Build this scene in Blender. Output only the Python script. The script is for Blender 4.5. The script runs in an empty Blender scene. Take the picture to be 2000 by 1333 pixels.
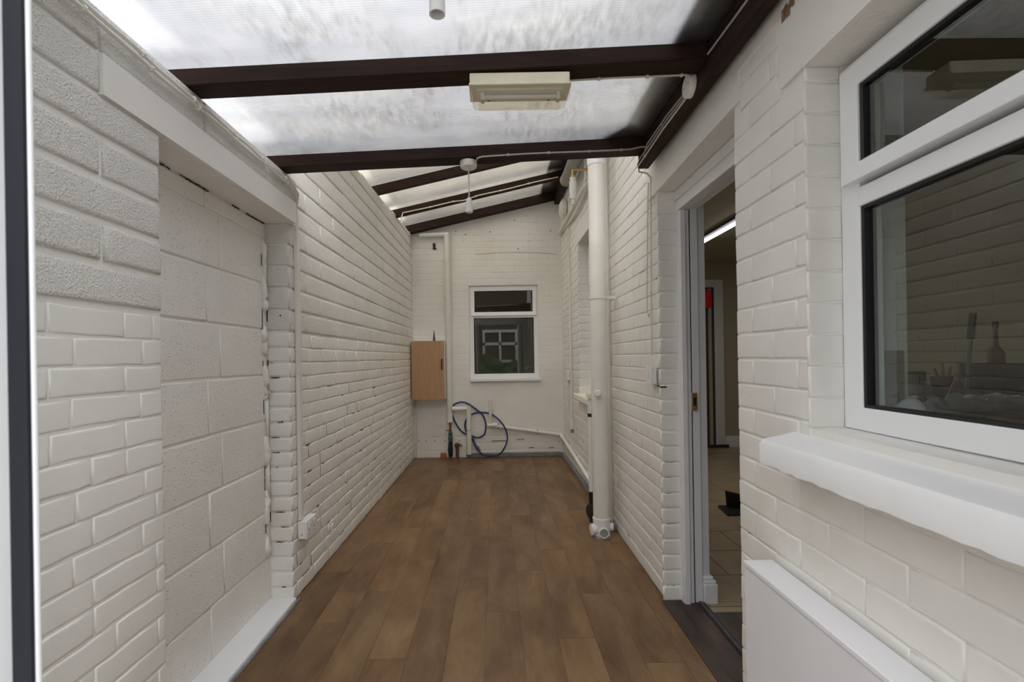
import bpy, math, random
from mathutils import Vector, Matrix
random.seed(7)
SC = bpy.context.scene
COL = SC.collection
F = 950.0      # focal length in pixels of the 2000 px wide frame
EYE = 1.2

# ------------------------------------------------------------------ camera, sky, exposure
cam_d = bpy.data.cameras.new('camera')
cam = bpy.data.objects.new('camera', cam_d)
COL.objects.link(cam)
cam_d.sensor_fit = 'HORIZONTAL'
cam_d.sensor_width = 36.0
cam_d.lens = F / 2000.0 * 36.0
cam_d.clip_start = 0.02
cam_d.shift_x = 32 / 2000.0
cam_d.shift_y = 33.5 / 2000.0
cam_d.dof.use_dof = True
cam_d.dof.focus_distance = 3.2
cam_d.dof.aperture_fstop = 7.0
cam.matrix_world = Matrix.Translation((0, 0, EYE)) @ Matrix.Rotation(math.pi / 2, 4, 'X') @ Matrix.Rotation(-0.016, 4, 'Z')
SC.camera = cam

SKY = 5.5
W = bpy.data.worlds.new('overcast_sky')
SC.world = W
W.use_nodes = True
wn = W.node_tree.nodes
wl = W.node_tree.links
wn.clear()
w_out = wn.new('ShaderNodeOutputWorld')
w_bg = wn.new('ShaderNodeBackground')
w_tc = wn.new('ShaderNodeTexCoord')
w_nz = wn.new('ShaderNodeTexNoise')
w_nz.inputs['Scale'].default_value = 2.2
w_nz.inputs['Detail'].default_value = 4
w_rp = wn.new('ShaderNodeValToRGB')
w_rp.color_ramp.elements[0].position = 0.35
w_rp.color_ramp.elements[0].color = (0.84, 0.86, 0.90, 1)
w_rp.color_ramp.elements[1].position = 0.65
w_rp.color_ramp.elements[1].color = (1.0, 1.0, 1.0, 1)
wl.new(w_tc.outputs['Generated'], w_nz.inputs['Vector'])
wl.new(w_nz.outputs['Fac'], w_rp.inputs['Fac'])
wl.new(w_rp.outputs['Color'], w_bg.inputs['Color'])
# overcast sky: the zenith is brighter than the horizon
w_sp = wn.new('ShaderNodeVectorMath')
w_sp.operation = 'DOT_PRODUCT'
wl.new(w_tc.outputs['Generated'], w_sp.inputs[0])
w_sp.inputs[1].default_value = (0.45, -0.40, 0.80)   # the brighter part of the cloud
w_mr = wn.new('ShaderNodeMapRange')
w_mr.inputs['From Min'].default_value = 0.0
w_mr.inputs['From Max'].default_value = 1.0
w_mr.inputs['To Min'].default_value = SKY * 0.20
w_mr.inputs['To Max'].default_value = SKY
wl.new(w_sp.outputs['Value'], w_mr.inputs['Value'])
wl.new(w_mr.outputs['Result'], w_bg.inputs['Strength'])
wl.new(w_bg.outputs['Background'], w_out.inputs['Surface'])

vs = SC.view_settings
SC.display_settings.display_device = 'sRGB'
vs.view_transform = 'Standard'
vs.look = 'None'
vs.exposure = -0.02
vs.gamma = 1.0
vs.use_curve_mapping = False
SC.cycles.max_bounces = 10
SC.cycles.diffuse_bounces = 6
SC.cycles.transparent_max_bounces = 24
SC.cycles.transmission_bounces = 8

# ------------------------------------------------------------------ measuring: a point of the photograph on a real plane
def ray(px, py):
    du, dv = px - 968.0, py - 700.0
    return du - 0.016 * dv, dv + 0.016 * du
def atY(px, py, Y):
    r, d = ray(px, py)
    return Vector((r * Y / F, Y, EYE - d * Y / F))
def atX(px, py, X):
    r, d = ray(px, py)
    Y = X * F / r
    return Vector((X, Y, EYE - d * Y / F))

# ------------------------------------------------------------------ materials
def new_mat(name):
    m = bpy.data.materials.new(name)
    m.use_nodes = True
    nt = m.node_tree
    bs = nt.nodes['Principled BSDF']
    return m, nt, bs
def ramp(nt, fac, stops):
    r = nt.nodes.new('ShaderNodeValToRGB')
    e = r.color_ramp.elements
    e[0].position, e[0].color = stops[0][0], (*stops[0][1], 1)
    e[1].position, e[1].color = stops[-1][0], (*stops[-1][1], 1)
    for p, c in stops[1:-1]:
        x = e.new(p); x.color = (*c, 1)
    nt.links.new(fac, r.inputs['Fac'])
    return r.outputs['Color']
def objco(nt, scale=(1, 1, 1)):
    tc = nt.nodes.new('ShaderNodeTexCoord')
    mp = nt.nodes.new('ShaderNodeMapping')
    mp.inputs['Scale'].default_value = scale
    nt.links.new(tc.outputs['Object'], mp.inputs['Vector'])
    return mp.outputs['Vector']
def noise(nt, vec, scale, detail=3, rough=0.5, dist=0.0):
    n = nt.nodes.new('ShaderNodeTexNoise')
    n.inputs['Scale'].default_value = scale
    n.inputs['Detail'].default_value = detail
    n.inputs['Roughness'].default_value = rough
    n.inputs['Distortion'].default_value = dist
    nt.links.new(vec, n.inputs['Vector'])
    return n.outputs['Fac']
def bump(nt, bs, h, strength, dist, prev=None):
    b = nt.nodes.new('ShaderNodeBump')
    b.inputs['Strength'].default_value = strength
    b.inputs['Distance'].default_value = dist
    nt.links.new(h, b.inputs['Height'])
    if prev is not None: nt.links.new(prev, b.inputs['Normal'])
    nt.links.new(b.outputs['Normal'], bs.inputs['Normal'])
    return b.outputs['Normal']
def plain(name, col, rough=0.5, metal=0.0, var=0.06, bscale=60, bstr=0.0, spec=0.5):
    m, nt, bs = new_mat(name)
    v = objco(nt)
    n = noise(nt, v, 9, 3)
    a = tuple(max(0, c * (1 - var)) for c in col); b = tuple(min(1, c * (1 + var)) for c in col)
    nt.links.new(ramp(nt, n, [(0.3, a), (0.7, b)]), bs.inputs['Base Color'])
    bs.inputs['Roughness'].default_value = rough
    bs.inputs['Metallic'].default_value = metal
    bs.inputs['Specular IOR Level'].default_value = spec
    if bstr: bump(nt, bs, noise(nt, v, bscale, 3), bstr, 0.001)
    return m
def masonry_mat(name, col, fine, fstr, fdist, rough=0.45, pits=0.0):
    m, nt, bs = new_mat(name)
    v = objco(nt)
    n = noise(nt, v, 2.3, 5, 0.6)
    a = tuple(c * 0.95 for c in col); b = tuple(min(1, c * 1.03) for c in col)
    base = ramp(nt, n, [(0.35, a), (0.65, b)])
    # rusty yellowish stains, here and there
    st = noise(nt, v, 1.1, 6, 0.7)
    fac = ramp(nt, st, [(0.60, (0, 0, 0)), (0.80, (0.5, 0.5, 0.5))])
    mx = nt.nodes.new('ShaderNodeMix'); mx.data_type = 'RGBA'
    nt.links.new(fac, mx.inputs['Factor'])
    nt.links.new(base, mx.inputs['A'])
    mx.inputs['B'].default_value = (col[0] * 0.9, col[1] * 0.82, col[2] * 0.68, 1)
    nt.links.new(mx.outputs['Result'], bs.inputs['Base Color'])
    bs.inputs['Roughness'].default_value = rough
    nrm = bump(nt, bs, noise(nt, v, 14, 3), 0.5, 0.004)
    nrm = bump(nt, bs, noise(nt, v, fine, 3, 0.6), fstr, fdist, nrm)
    if pits:
        vo = nt.nodes.new('ShaderNodeTexVoronoi')
        vo.inputs['Scale'].default_value = pits
        nt.links.new(v, vo.inputs['Vector'])
        h = ramp(nt, vo.outputs['Distance'], [(0.05, (0, 0, 0)), (0.28, (1, 1, 1))])
        bump(nt, bs, h, 0.6, 0.004, nrm)
    return m
CREAM = (0.85, 0.829, 0.785)
M = {}
M['brick'] = masonry_mat('painted_brick', CREAM, 90, 0.35, 0.0015, 0.38)
M['mortar'] = masonry_mat('painted_mortar', CREAM, 70, 0.7, 0.003, 0.45)
M['block'] = masonry_mat('painted_rough_block', CREAM, 165, 1.0, 0.008, 0.5, 190)
M['panel_block'] = masonry_mat('painted_large_block', CREAM, 110, 0.5, 0.004, 0.5, 60)
M['render'] = masonry_mat('painted_render', CREAM, 50, 0.25, 0.0015, 0.45)
M['gap'] = plain('open_joint_dark', (0.035, 0.03, 0.028), 0.9)
M['hedge'] = plain('hedge_leaves', (0.03, 0.06, 0.015), 0.8, var=0.5, bscale=30, bstr=1.0)
M['rust'] = plain('bare_brick_patch', (0.32, 0.2, 0.13), 0.9, var=0.4)
M['sill_paint'] = masonry_mat('white_painted_sill', (0.84, 0.84, 0.84), 60, 0.3, 0.0012, 0.4)
M['upvc'] = plain('white_upvc', (0.86, 0.87, 0.88), 0.25, var=0.01)
M['gloss_white'] = plain('white_gloss_paint', (0.82, 0.82, 0.84), 0.3, var=0.02, bscale=25, bstr=0.1)
M['plastic'] = plain('white_plastic', (0.82, 0.81, 0.80), 0.3, var=0.02)
M['cream_plastic'] = plain('cream_painted_plastic', (0.78, 0.76, 0.70), 0.4, var=0.04)
M['aged_plastic'] = plain('yellowed_plastic', (0.80, 0.74, 0.58), 0.4, var=0.08)
M['cable'] = plain('cream_cable', (0.66, 0.62, 0.53), 0.5)
M['grey_cable'] = plain('grey_cable', (0.42, 0.41, 0.38), 0.5)
M['black'] = plain('black_rubber', (0.012, 0.012, 0.014), 0.45)
M['navy_rubber'] = plain('dark_blue_grey_seal', (0.007, 0.009, 0.016), 0.5)
M['brass'] = plain('brass', (0.55, 0.36, 0.14), 0.4, 0.8)
M['copper'] = plain('brown_pipe', (0.16, 0.07, 0.04), 0.7, var=0.4)
M['green'] = plain('green_valve', (0.05, 0.11, 0.09), 0.6, var=0.3)
M['terracotta'] = plain('terracotta', (0.36, 0.12, 0.04), 0.8, var=0.15)
M['blue_hose'] = plain('blue_hose', (0.018, 0.045, 0.16), 0.35)
M['steel'] = plain('dull_steel', (0.4, 0.4, 0.4), 0.4, 0.9)
M['grey_trim'] = plain('grey_floor_trim', (0.22, 0.22, 0.225), 0.6, var=0.25)
M['grey_pipe'] = plain('grey_plastic_pipe', (0.30, 0.29, 0.27), 0.5, var=0.1)
M['dark_pebble'] = plain('dark_slate', (0.05, 0.05, 0.055), 0.5)
M['far_brick'] = plain('distant_brick', (0.10, 0.075, 0.06), 0.9, var=0.2)
M['flash'] = plain('dark_felt_flashing', (0.018, 0.012, 0.009), 0.9, var=0.3)
M['red'] = plain('red_card', (0.75, 0.02, 0.015), 0.5)
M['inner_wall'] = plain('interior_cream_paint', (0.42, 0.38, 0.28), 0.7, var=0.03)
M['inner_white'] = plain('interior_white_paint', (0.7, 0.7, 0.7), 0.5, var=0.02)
M['concrete'] = plain('concrete_paving', (0.35, 0.34, 0.32), 0.9, var=0.2, bstr=0.4)
M['bulb'] = plain('frosted_bulb', (0.80, 0.81, 0.9), 0.25)
M['grey_fabric'] = plain('crumpled_dust_sheet', (0.25, 0.28, 0.32), 0.4, var=0.3)
M['tile_sample'] = plain('stone_tile', (0.34, 0.31, 0.27), 0.5, var=0.2, bscale=80, bstr=0.2)

def wood_mat(name, c0, c1, scale, rough=0.7, bstr=0.3):
    m, nt, bs = new_mat(name)
    v = objco(nt, scale)
    n = noise(nt, v, 1.0, 6, 0.65, 0.6)
    nt.links.new(ramp(nt, n, [(0.3, c0), (0.7, c1)]), bs.inputs['Base Color'])
    bs.inputs['Roughness'].default_value = rough
    bs.inputs['Specular IOR Level'].default_value = 0.25 if rough > 0.6 else 0.5
    bump(nt, bs, n, bstr, 0.004)
    return m
M['rafter'] = wood_mat('dark_stained_timber', (0.010, 0.004, 0.0025), (0.036, 0.014, 0.008), (3, 40, 40))
M['plate'] = wood_mat('dark_stained_plate', (0.010, 0.005, 0.004), (0.04, 0.018, 0.012), (40, 3, 40))
M['threshold'] = wood_mat('worn_dark_threshold', (0.012, 0.009, 0.008), (0.09, 0.05, 0.035), (18, 3, 18), 0.5)
M['oak'] = wood_mat('light_oak_veneer', (0.42, 0.235, 0.12), (0.52, 0.31, 0.165), (45, 45, 2.5), 0.45, 0.05)

def floor_mat():
    m, nt, bs = new_mat('wood_effect_vinyl')
    at = nt.nodes.new('ShaderNodeAttribute'); at.attribute_name = 'plank'
    tc = nt.nodes.new('ShaderNodeTexCoord')
    ad = nt.nodes.new('ShaderNodeVectorMath'); ad.operation = 'MULTIPLY_ADD'
    nt.links.new(at.outputs['Color'], ad.inputs[0])
    ad.inputs[1].default_value = (13, 7, 5)
    nt.links.new(tc.outputs['Object'], ad.inputs[2])
    mp = nt.nodes.new('ShaderNodeMapping'); mp.inputs['Scale'].default_value = (6.5, 2.2, 1)
    nt.links.new(ad.outputs[0], mp.inputs['Vector'])
    n1 = noise(nt, mp.outputs['Vector'], 1.0, 5, 0.6, 0.5)
    mp2 = nt.nodes.new('ShaderNodeMapping'); mp2.inputs['Scale'].default_value = (70, 9, 1)
    nt.links.new(ad.outputs[0], mp2.inputs['Vector'])
    n2 = noise(nt, mp2.outputs['Vector'], 1.0, 4, 0.6, 0.4)
    c1 = ramp(nt, n1, [(0.28, (0.112, 0.056, 0.025)), (0.5, (0.187, 0.105, 0.048)), (0.74, (0.27, 0.168, 0.085))])
    c2 = ramp(nt, n2, [(0.25, (0.86, 0.86, 0.86)), (0.7, (1.06, 1.06, 1.06))])
    mx = nt.nodes.new('ShaderNodeMix'); mx.data_type = 'RGBA'; mx.blend_type = 'MULTIPLY'
    mx.inputs['Factor'].default_value = 1
    nt.links.new(c1, mx.inputs['A']); nt.links.new(c2, mx.inputs['B'])
    # plank to plank tone
    sp = nt.nodes.new('ShaderNodeSeparateColor'); nt.links.new(at.outputs['Color'], sp.inputs['Color'])
    mr = nt.nodes.new('ShaderNodeMapRange'); mr.inputs['To Min'].default_value = 0.84; mr.inputs['To Max'].default_value = 1.06
    nt.links.new(sp.outputs['Red'], mr.inputs['Value'])
    vm = nt.nodes.new('ShaderNodeVectorMath'); vm.operation = 'SCALE'
    nt.links.new(mx.outputs['Result'], vm.inputs[0]); nt.links.new(mr.outputs['Result'], vm.inputs['Scale'])
    nt.links.new(vm.outputs[0], bs.inputs['Base Color'])
    bs.inputs['Roughness'].default_value = 0.42
    bs.inputs['Specular IOR Level'].default_value = 0.4
    bump(nt, bs, n2, 0.15, 0.0008)
    return m
M['vinyl'] = floor_mat()
M['seam'] = plain('plank_seam', (0.055, 0.028, 0.012), 0.6)

def tile_mat():
    m, nt, bs = new_mat('beige_stone_floor_tiles')
    v = objco(nt)
    br = nt.nodes.new('ShaderNodeTexBrick')
    br.inputs['Scale'].default_value = 1
    br.inputs['Brick Width'].default_value = 0.5; br.inputs['Row Height'].default_value = 0.33
    br.inputs['Mortar Size'].default_value = 0.004
    br.inputs['Color1'].default_value = (0.36, 0.27, 0.17, 1); br.inputs['Color2'].default_value = (0.44, 0.34, 0.22, 1)
    br.inputs['Mortar'].default_value = (0.12, 0.09, 0.06, 1)
    nt.links.new(v, br.inputs['Vector'])
    n = noise(nt, v, 6, 5, 0.6)
    mx = nt.nodes.new('ShaderNodeMix'); mx.data_type = 'RGBA'; mx.blend_type = 'MULTIPLY'; mx.inputs['Factor'].default_value = 1
    nt.links.new(br.outputs['Color'], mx.inputs['A'])
    nt.links.new(ramp(nt, n, [(0.3, (0.8, 0.8, 0.8)), (0.7, (1.1, 1.1, 1.1))]), mx.inputs['B'])
    nt.links.new(mx.outputs['Result'], bs.inputs['Base Color'])
    bs.inputs['Roughness'].default_value = 0.3
    return m
M['tiles'] = tile_mat()

def front_only(nt, fac):
    g_ = nt.nodes.new('ShaderNodeNewGeometry')
    i_ = nt.nodes.new('ShaderNodeMath'); i_.operation = 'SUBTRACT'; i_.inputs[0].default_value = 1
    nt.links.new(g_.outputs['Backfacing'], i_.inputs[1])
    k_ = nt.nodes.new('ShaderNodeMath'); k_.operation = 'MULTIPLY'
    nt.links.new(fac, k_.inputs[0]); nt.links.new(i_.outputs[0], k_.inputs[1])
    return k_.outputs[0]
def sheet_mat(name, tint, dirt):
    # twin wall polycarbonate: flutes run along X, algae and rain marks on top
    m = bpy.data.materials.new(name); m.use_nodes = True
    nt = m.node_tree; nt.nodes.clear()
    out = nt.nodes.new('ShaderNodeOutputMaterial')
    v = objco(nt)
    vd = objco(nt, (2.2, 7, 1))
    big = noise(nt, vd, 0.9, 4, 0.6)
    vf = objco(nt, (55, 14, 1))
    fine = noise(nt, vf, 1.0, 3, 0.7)
    patch = noise(nt, v, 3.0, 3, 0.6)
    wv = nt.nodes.new('ShaderNodeTexWave'); wv.bands_direction = 'Y'
    wv.inputs['Scale'].default_value = 32; wv.inputs['Distortion'].default_value = 0
    nt.links.new(v, wv.inputs['Vector'])
    def mul(a, b):
        x = nt.nodes.new('ShaderNodeMix'); x.data_type = 'RGBA'; x.blend_type = 'MULTIPLY'; x.inputs['Factor'].default_value = 1
        nt.links.new(a, x.inputs['A']); nt.links.new(b, x.inputs['B']); return x.outputs['Result']
    c_big = ramp(nt, big, [(0.30, (0.86, 0.87, 0.89)), (0.5, (0.95, 0.94, 0.945)), (0.70, (1, 1, 1))])
    c_fine = ramp(nt, fine, [(0.30, (0.70, 0.70, 0.67)), (0.60, (1, 1, 1))])
    c_patch = ramp(nt, patch, [(0.42, (0, 0, 0)), (0.62, (dirt, dirt, dirt))])
    md = nt.nodes.new('ShaderNodeMix'); md.data_type = 'RGBA'
    nt.links.new(c_patch, md.inputs['Factor']); md.inputs['A'].default_value = (1, 1, 1, 1); nt.links.new(c_fine, md.inputs['B'])
    c_w = ramp(nt, wv.outputs['Fac'], [(0.0, (0.86, 0.87, 0.88)), (0.6, (1, 1, 1))])
    c = mul(mul(c_big, md.outputs['Result']), c_w)
    rgb = nt.nodes.new('ShaderNodeRGB'); rgb.outputs[0].default_value = (*tint, 1)
    c = mul(c, rgb.outputs[0])
    tr = nt.nodes.new('ShaderNodeBsdfTransparent'); nt.links.new(c, tr.inputs['Color'])
    tl = nt.nodes.new('ShaderNodeBsdfTranslucent'); nt.links.new(c, tl.inputs['Color'])
    mx = nt.nodes.new('ShaderNodeMixShader'); mx.inputs['Fac'].default_value = 0.5
    nt.links.new(tr.outputs[0], mx.inputs[1]); nt.links.new(tl.outputs[0], mx.inputs[2])
    gl = nt.nodes.new('ShaderNodeBsdfGlossy'); gl.inputs['Roughness'].default_value = 0.25
    # many internal walls: the sheet passes less and less light the flatter it is met
    lw = nt.nodes.new('ShaderNodeLayerWeight'); lw.inputs['Blend'].default_value = 0.5
    pw = nt.nodes.new('ShaderNodeMath'); pw.operation = 'POWER'; pw.inputs[1].default_value = 1.4
    nt.links.new(lw.outputs['Facing'], pw.inputs[0])
    fr = nt.nodes.new('ShaderNodeMath'); fr.operation = 'MULTIPLY'; fr.inputs[1].default_value = 1.15; fr.use_clamp = True
    nt.links.new(pw.outputs[0], fr.inputs[0])
    m2 = nt.nodes.new('ShaderNodeMixShader')
    nt.links.new(fr.outputs[0], m2.inputs['Fac']); nt.links.new(mx.outputs[0], m2.inputs[1]); nt.links.new(gl.outputs[0], m2.inputs[2])
    nt.links.new(m2.outputs[0], out.inputs['Surface'])
    return m
M['sheet'] = sheet_mat('fluted_polycarbonate', (0.91, 0.915, 0.925), 0.85)
M['sheet_far'] = sheet_mat('yellowed_polycarbonate', (0.94, 0.91, 0.84), 0.4)

def glass_mat(name, ior, tint=(1, 1, 1), rough=0.0):
    m = bpy.data.materials.new(name); m.use_nodes = True
    nt = m.node_tree; nt.nodes.clear()
    out = nt.nodes.new('ShaderNodeOutputMaterial')
    tr = nt.nodes.new('ShaderNodeBsdfTransparent'); tr.inputs['Color'].default_value = (*tint, 1)
    gl = nt.nodes.new('ShaderNodeBsdfGlossy'); gl.inputs['Roughness'].default_value = rough
    fr = nt.nodes.new('ShaderNodeFresnel'); fr.inputs['IOR'].default_value = ior
    mx = nt.nodes.new('ShaderNodeMixShader')
    nt.links.new(front_only(nt, fr.outputs[0]), mx.inputs['Fac']); nt.links.new(tr.outputs[0], mx.inputs[1]); nt.links.new(gl.outputs[0], mx.inputs[2])
    nt.links.new(mx.outputs[0], out.inputs['Surface'])
    return m
M['glass'] = glass_mat('window_glass', 2.0, (0.80, 0.84, 0.82))
M['lamp_glass'] = glass_mat('ribbed_lamp_cover', 1.45, (0.92, 0.90, 0.83), 0.15)
def emit(name, col, s):
    m = bpy.data.materials.new(name); m.use_nodes = True
    nt = m.node_tree; nt.nodes.clear()
    o = nt.nodes.new('ShaderNodeOutputMaterial'); e = nt.nodes.new('ShaderNodeEmission')
    e.inputs['Color'].default_value = (*col, 1); e.inputs['Strength'].default_value = s
    nt.links.new(e.outputs[0], o.inputs['Surface']); return m
M['tube_light'] = emit('lit_tube', (1, 0.97, 0.95), 4.0)

# ------------------------------------------------------------------ mesh builder
class MB:
    def __init__(s): s.v = []; s.f = []; s.m = []; s.cur = 0; s.sm = []; s.smooth = False
    def vert(s, p): s.v.append(tuple(p)); return len(s.v) - 1
    def face(s, idx): s.f.append(tuple(idx)); s.m.append(s.cur); s.sm.append(s.smooth)
    def obox(s, O, U, V, N, u, v, n):
        i = len(s.v)
        for c in range(8):
            s.v.append(tuple(O + U * u[c & 1] + V * v[(c >> 1) & 1] + N * n[(c >> 2) & 1]))
        q = [(0, 2, 3, 1), (4, 5, 7, 6), (0, 1, 5, 4), (2, 6, 7, 3), (0, 4, 6, 2), (1, 3, 7, 5)]
        flip = (U.cross(V)).dot(N) * (u[1] - u[0]) * (v[1] - v[0]) * (n[1] - n[0]) < 0
        for a in q: s.face([i + k for k in (reversed(a) if flip else a)])
    def box(s, x0, x1, y0, y1, z0, z1):
        s.obox(Vector((0, 0, 0)), Vector((1, 0, 0)), Vector((0, 1, 0)), Vector((0, 0, 1)), (x0, x1), (y0, y1), (z0, z1)); return s
    def hexa(s, pts):   # bottom four then top four, same turning sense
        i = len(s.v)
        for p in pts: s.v.append(tuple(p))
        for a in [(3, 2, 1, 0), (4, 5, 6, 7), (0, 1, 5, 4), (1, 2, 6, 5), (2, 3, 7, 6), (3, 0, 4, 7)]: s.face([i + k for k in a])
        return s
    def tube(s, pts, r, n=12, closed=False, caps=True, radii=None):
        pts = [Vector(p) for p in pts]
        sm = s.smooth; s.smooth = True
        rings = []; up = None
        L = len(pts)
        for k, p in enumerate(pts):
            if closed: t = (pts[(k + 1) % L] - pts[k - 1])
            elif k == 0: t = pts[1] - pts[0]
            elif k == L - 1: t = pts[-1] - pts[-2]
            else: t = (pts[k + 1] - p).normalized() + (p - pts[k - 1]).normalized()
            t.normalize()
            if up is None:
                up = Vector((0, 0, 1)) if abs(t.z) < 0.9 else Vector((1, 0, 0))
            a = (up - t * up.dot(t)).normalized(); up = a
            b = t.cross(a)
            rr = radii[k] if radii else r
            rings.append([s.vert(p + (a * math.cos(2 * math.pi * j / n) + b * math.sin(2 * math.pi * j / n)) * rr) for j in range(n)])
        m = L if closed else L - 1
        for k in range(m):
            A, B = rings[k], rings[(k + 1) % L]
            for j in range(n): s.face((A[j], A[(j + 1) % n], B[(j + 1) % n], B[j]))
        s.smooth = False
        if caps and not closed:
            s.face(list(reversed(rings[0]))); s.face(rings[-1])
        s.smooth = sm
        return s
    def lathe(s, O, axis, prof, n=28, caps=True):   # prof: (radius, distance along the axis)
        O = Vector(O); ax = Vector(axis).normalized()
        a = ax.orthogonal().normalized(); b = ax.cross(a)
        rings = []
        for r, h in prof:
            rings.append([s.vert(O + ax * h + (a * math.cos(2 * math.pi * j / n) + b * math.sin(2 * math.pi * j / n)) * max(r, 1e-5)) for j in range(n)])
        sm = s.smooth; s.smooth = True
        for A, B in zip(rings, rings[1:]):
            for j in range(n): s.face((A[j], A[(j + 1) % n], B[(j + 1) % n], B[j]))
        s.smooth = False
        if caps: s.face(list(reversed(rings[0]))); s.face(rings[-1])
        s.smooth = sm
        return s
    def build(s, name, mats, parent=None, bevel=0.0, kind=None):
        if not isinstance(mats, (list, tuple)): mats = [mats]
        me = bpy.data.meshes.new(name)
        org = Vector((0, 0, 0))
        if parent is not None: org = parent.matrix_world.translation.copy() if parent.parent is None else Vector(parent['org'])
        me.from_pydata([tuple(Vector(p) - org) for p in s.v], [], s.f)
        for m in mats: me.materials.append(M[m])
        me.polygons.foreach_set('material_index', s.m)
        me.polygons.foreach_set('use_smooth', s.sm)
        me.update()
        if kind != 'structure': me.set_sharp_from_angle(angle=math.radians(38))
        o = bpy.data.objects.new(name, me); COL.objects.link(o)
        if parent is not None: o.parent = parent
        if bevel:
            b = o.modifiers.new('bevel', 'BEVEL'); b.width = bevel; b.segments = 2; b.limit_method = 'ANGLE'
        if kind: o['kind'] = kind
        return o
def thing(name, loc, label, cat, group=None):
    o = bpy.data.objects.new(name, None); COL.objects.link(o)
    o.location = loc; o.empty_display_size = 0.05
    o.matrix_world = Matrix.Translation(loc)
    if label: o['label'] = label; o['category'] = cat
    if group: o['group'] = group
    return o
def tag(o, label, cat, group=None):
    o['label'] = label; o['category'] = cat
    if group: o['group'] = group
    return o
def sub(name, mb, mats, part, root, **k):      # a sub-part: child of a part whose own origin is the thing's
    o = mb.build(name, mats, root, **k); o.parent = part; return o
X, Y_, Z = Vector((1, 0, 0)), Vector((0, 1, 0)), Vector((0, 0, 1))

# ------------------------------------------------------------------ masonry
def brick(mb, O, U, V, N, u0, u1, v0, v1, h, ch, jit, seg=4):
    """one painted unit with soft, uneven arrises"""
    if u1 - u0 < 0.012 or v1 - v0 < 0.008: return
    rnd = random.uniform
    h = h * rnd(0.7, 1.25)
    seg = max(1, min(seg, int((u1 - u0) / 0.045)))
    per = []
    for k in range(seg): per.append((u0 + (u1 - u0) * k / seg, v0, 0, 1))
    per.append((u1, v0, -1, 1))
    for k in range(1, seg + 1): per.append((u1 - (u1 - u0) * k / seg, v1, 0, -1))
    # inward directions at the corners
    n = len(per)
    per[0] = (u0, v0, 1, 1)
    per[seg + 0] = (u1, v0, -1, 1)
    per.insert(seg + 1, (u1, v1, -1, -1))
    per[-1] = (u0, v1, 1, -1)
    seen = []
    jt = [(rnd(-jit, jit), rnd(-jit, jit)) for _ in per]
    tu, tv = rnd(-0.006, 0.006), rnd(-0.012, 0.012)
    um, vm = (u0 + u1) / 2, (v0 + v1) / 2
    rings = []
    m = min(u1 - u0, v1 - v0) * 0.3
    for ins, dep in ((0.0, -0.002), (min(0.0008, m), h * 0.55), (min(ch, m), h * 0.93), (min(ch * 2.4, m * 1.1), h)):
        ring = []
        for (pu, pv, iu, iv), (ju, jv) in zip(per, jt):
            a = pu + iu * ins + ju; b = pv + iv * ins + jv
            d = dep
            if dep > 0: d = dep + (a - um) * tu + (b - vm) * tv
            ring.append(mb.vert(O + U * a + V * b + N * d))
        rings.append(ring)
    L = len(per)
    flip = U.cross(V).dot(N) < 0
    mb.smooth = True
    for A, B in zip(rings, rings[1:]):
        for j in range(L):
            q = (A[j], A[(j + 1) % L], B[(j + 1) % L], B[j])
            mb.face(q[::-1] if flip else q)
    mb.face(rings[-1][::-1] if flip else rings[-1])
    mb.smooth = False

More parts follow.
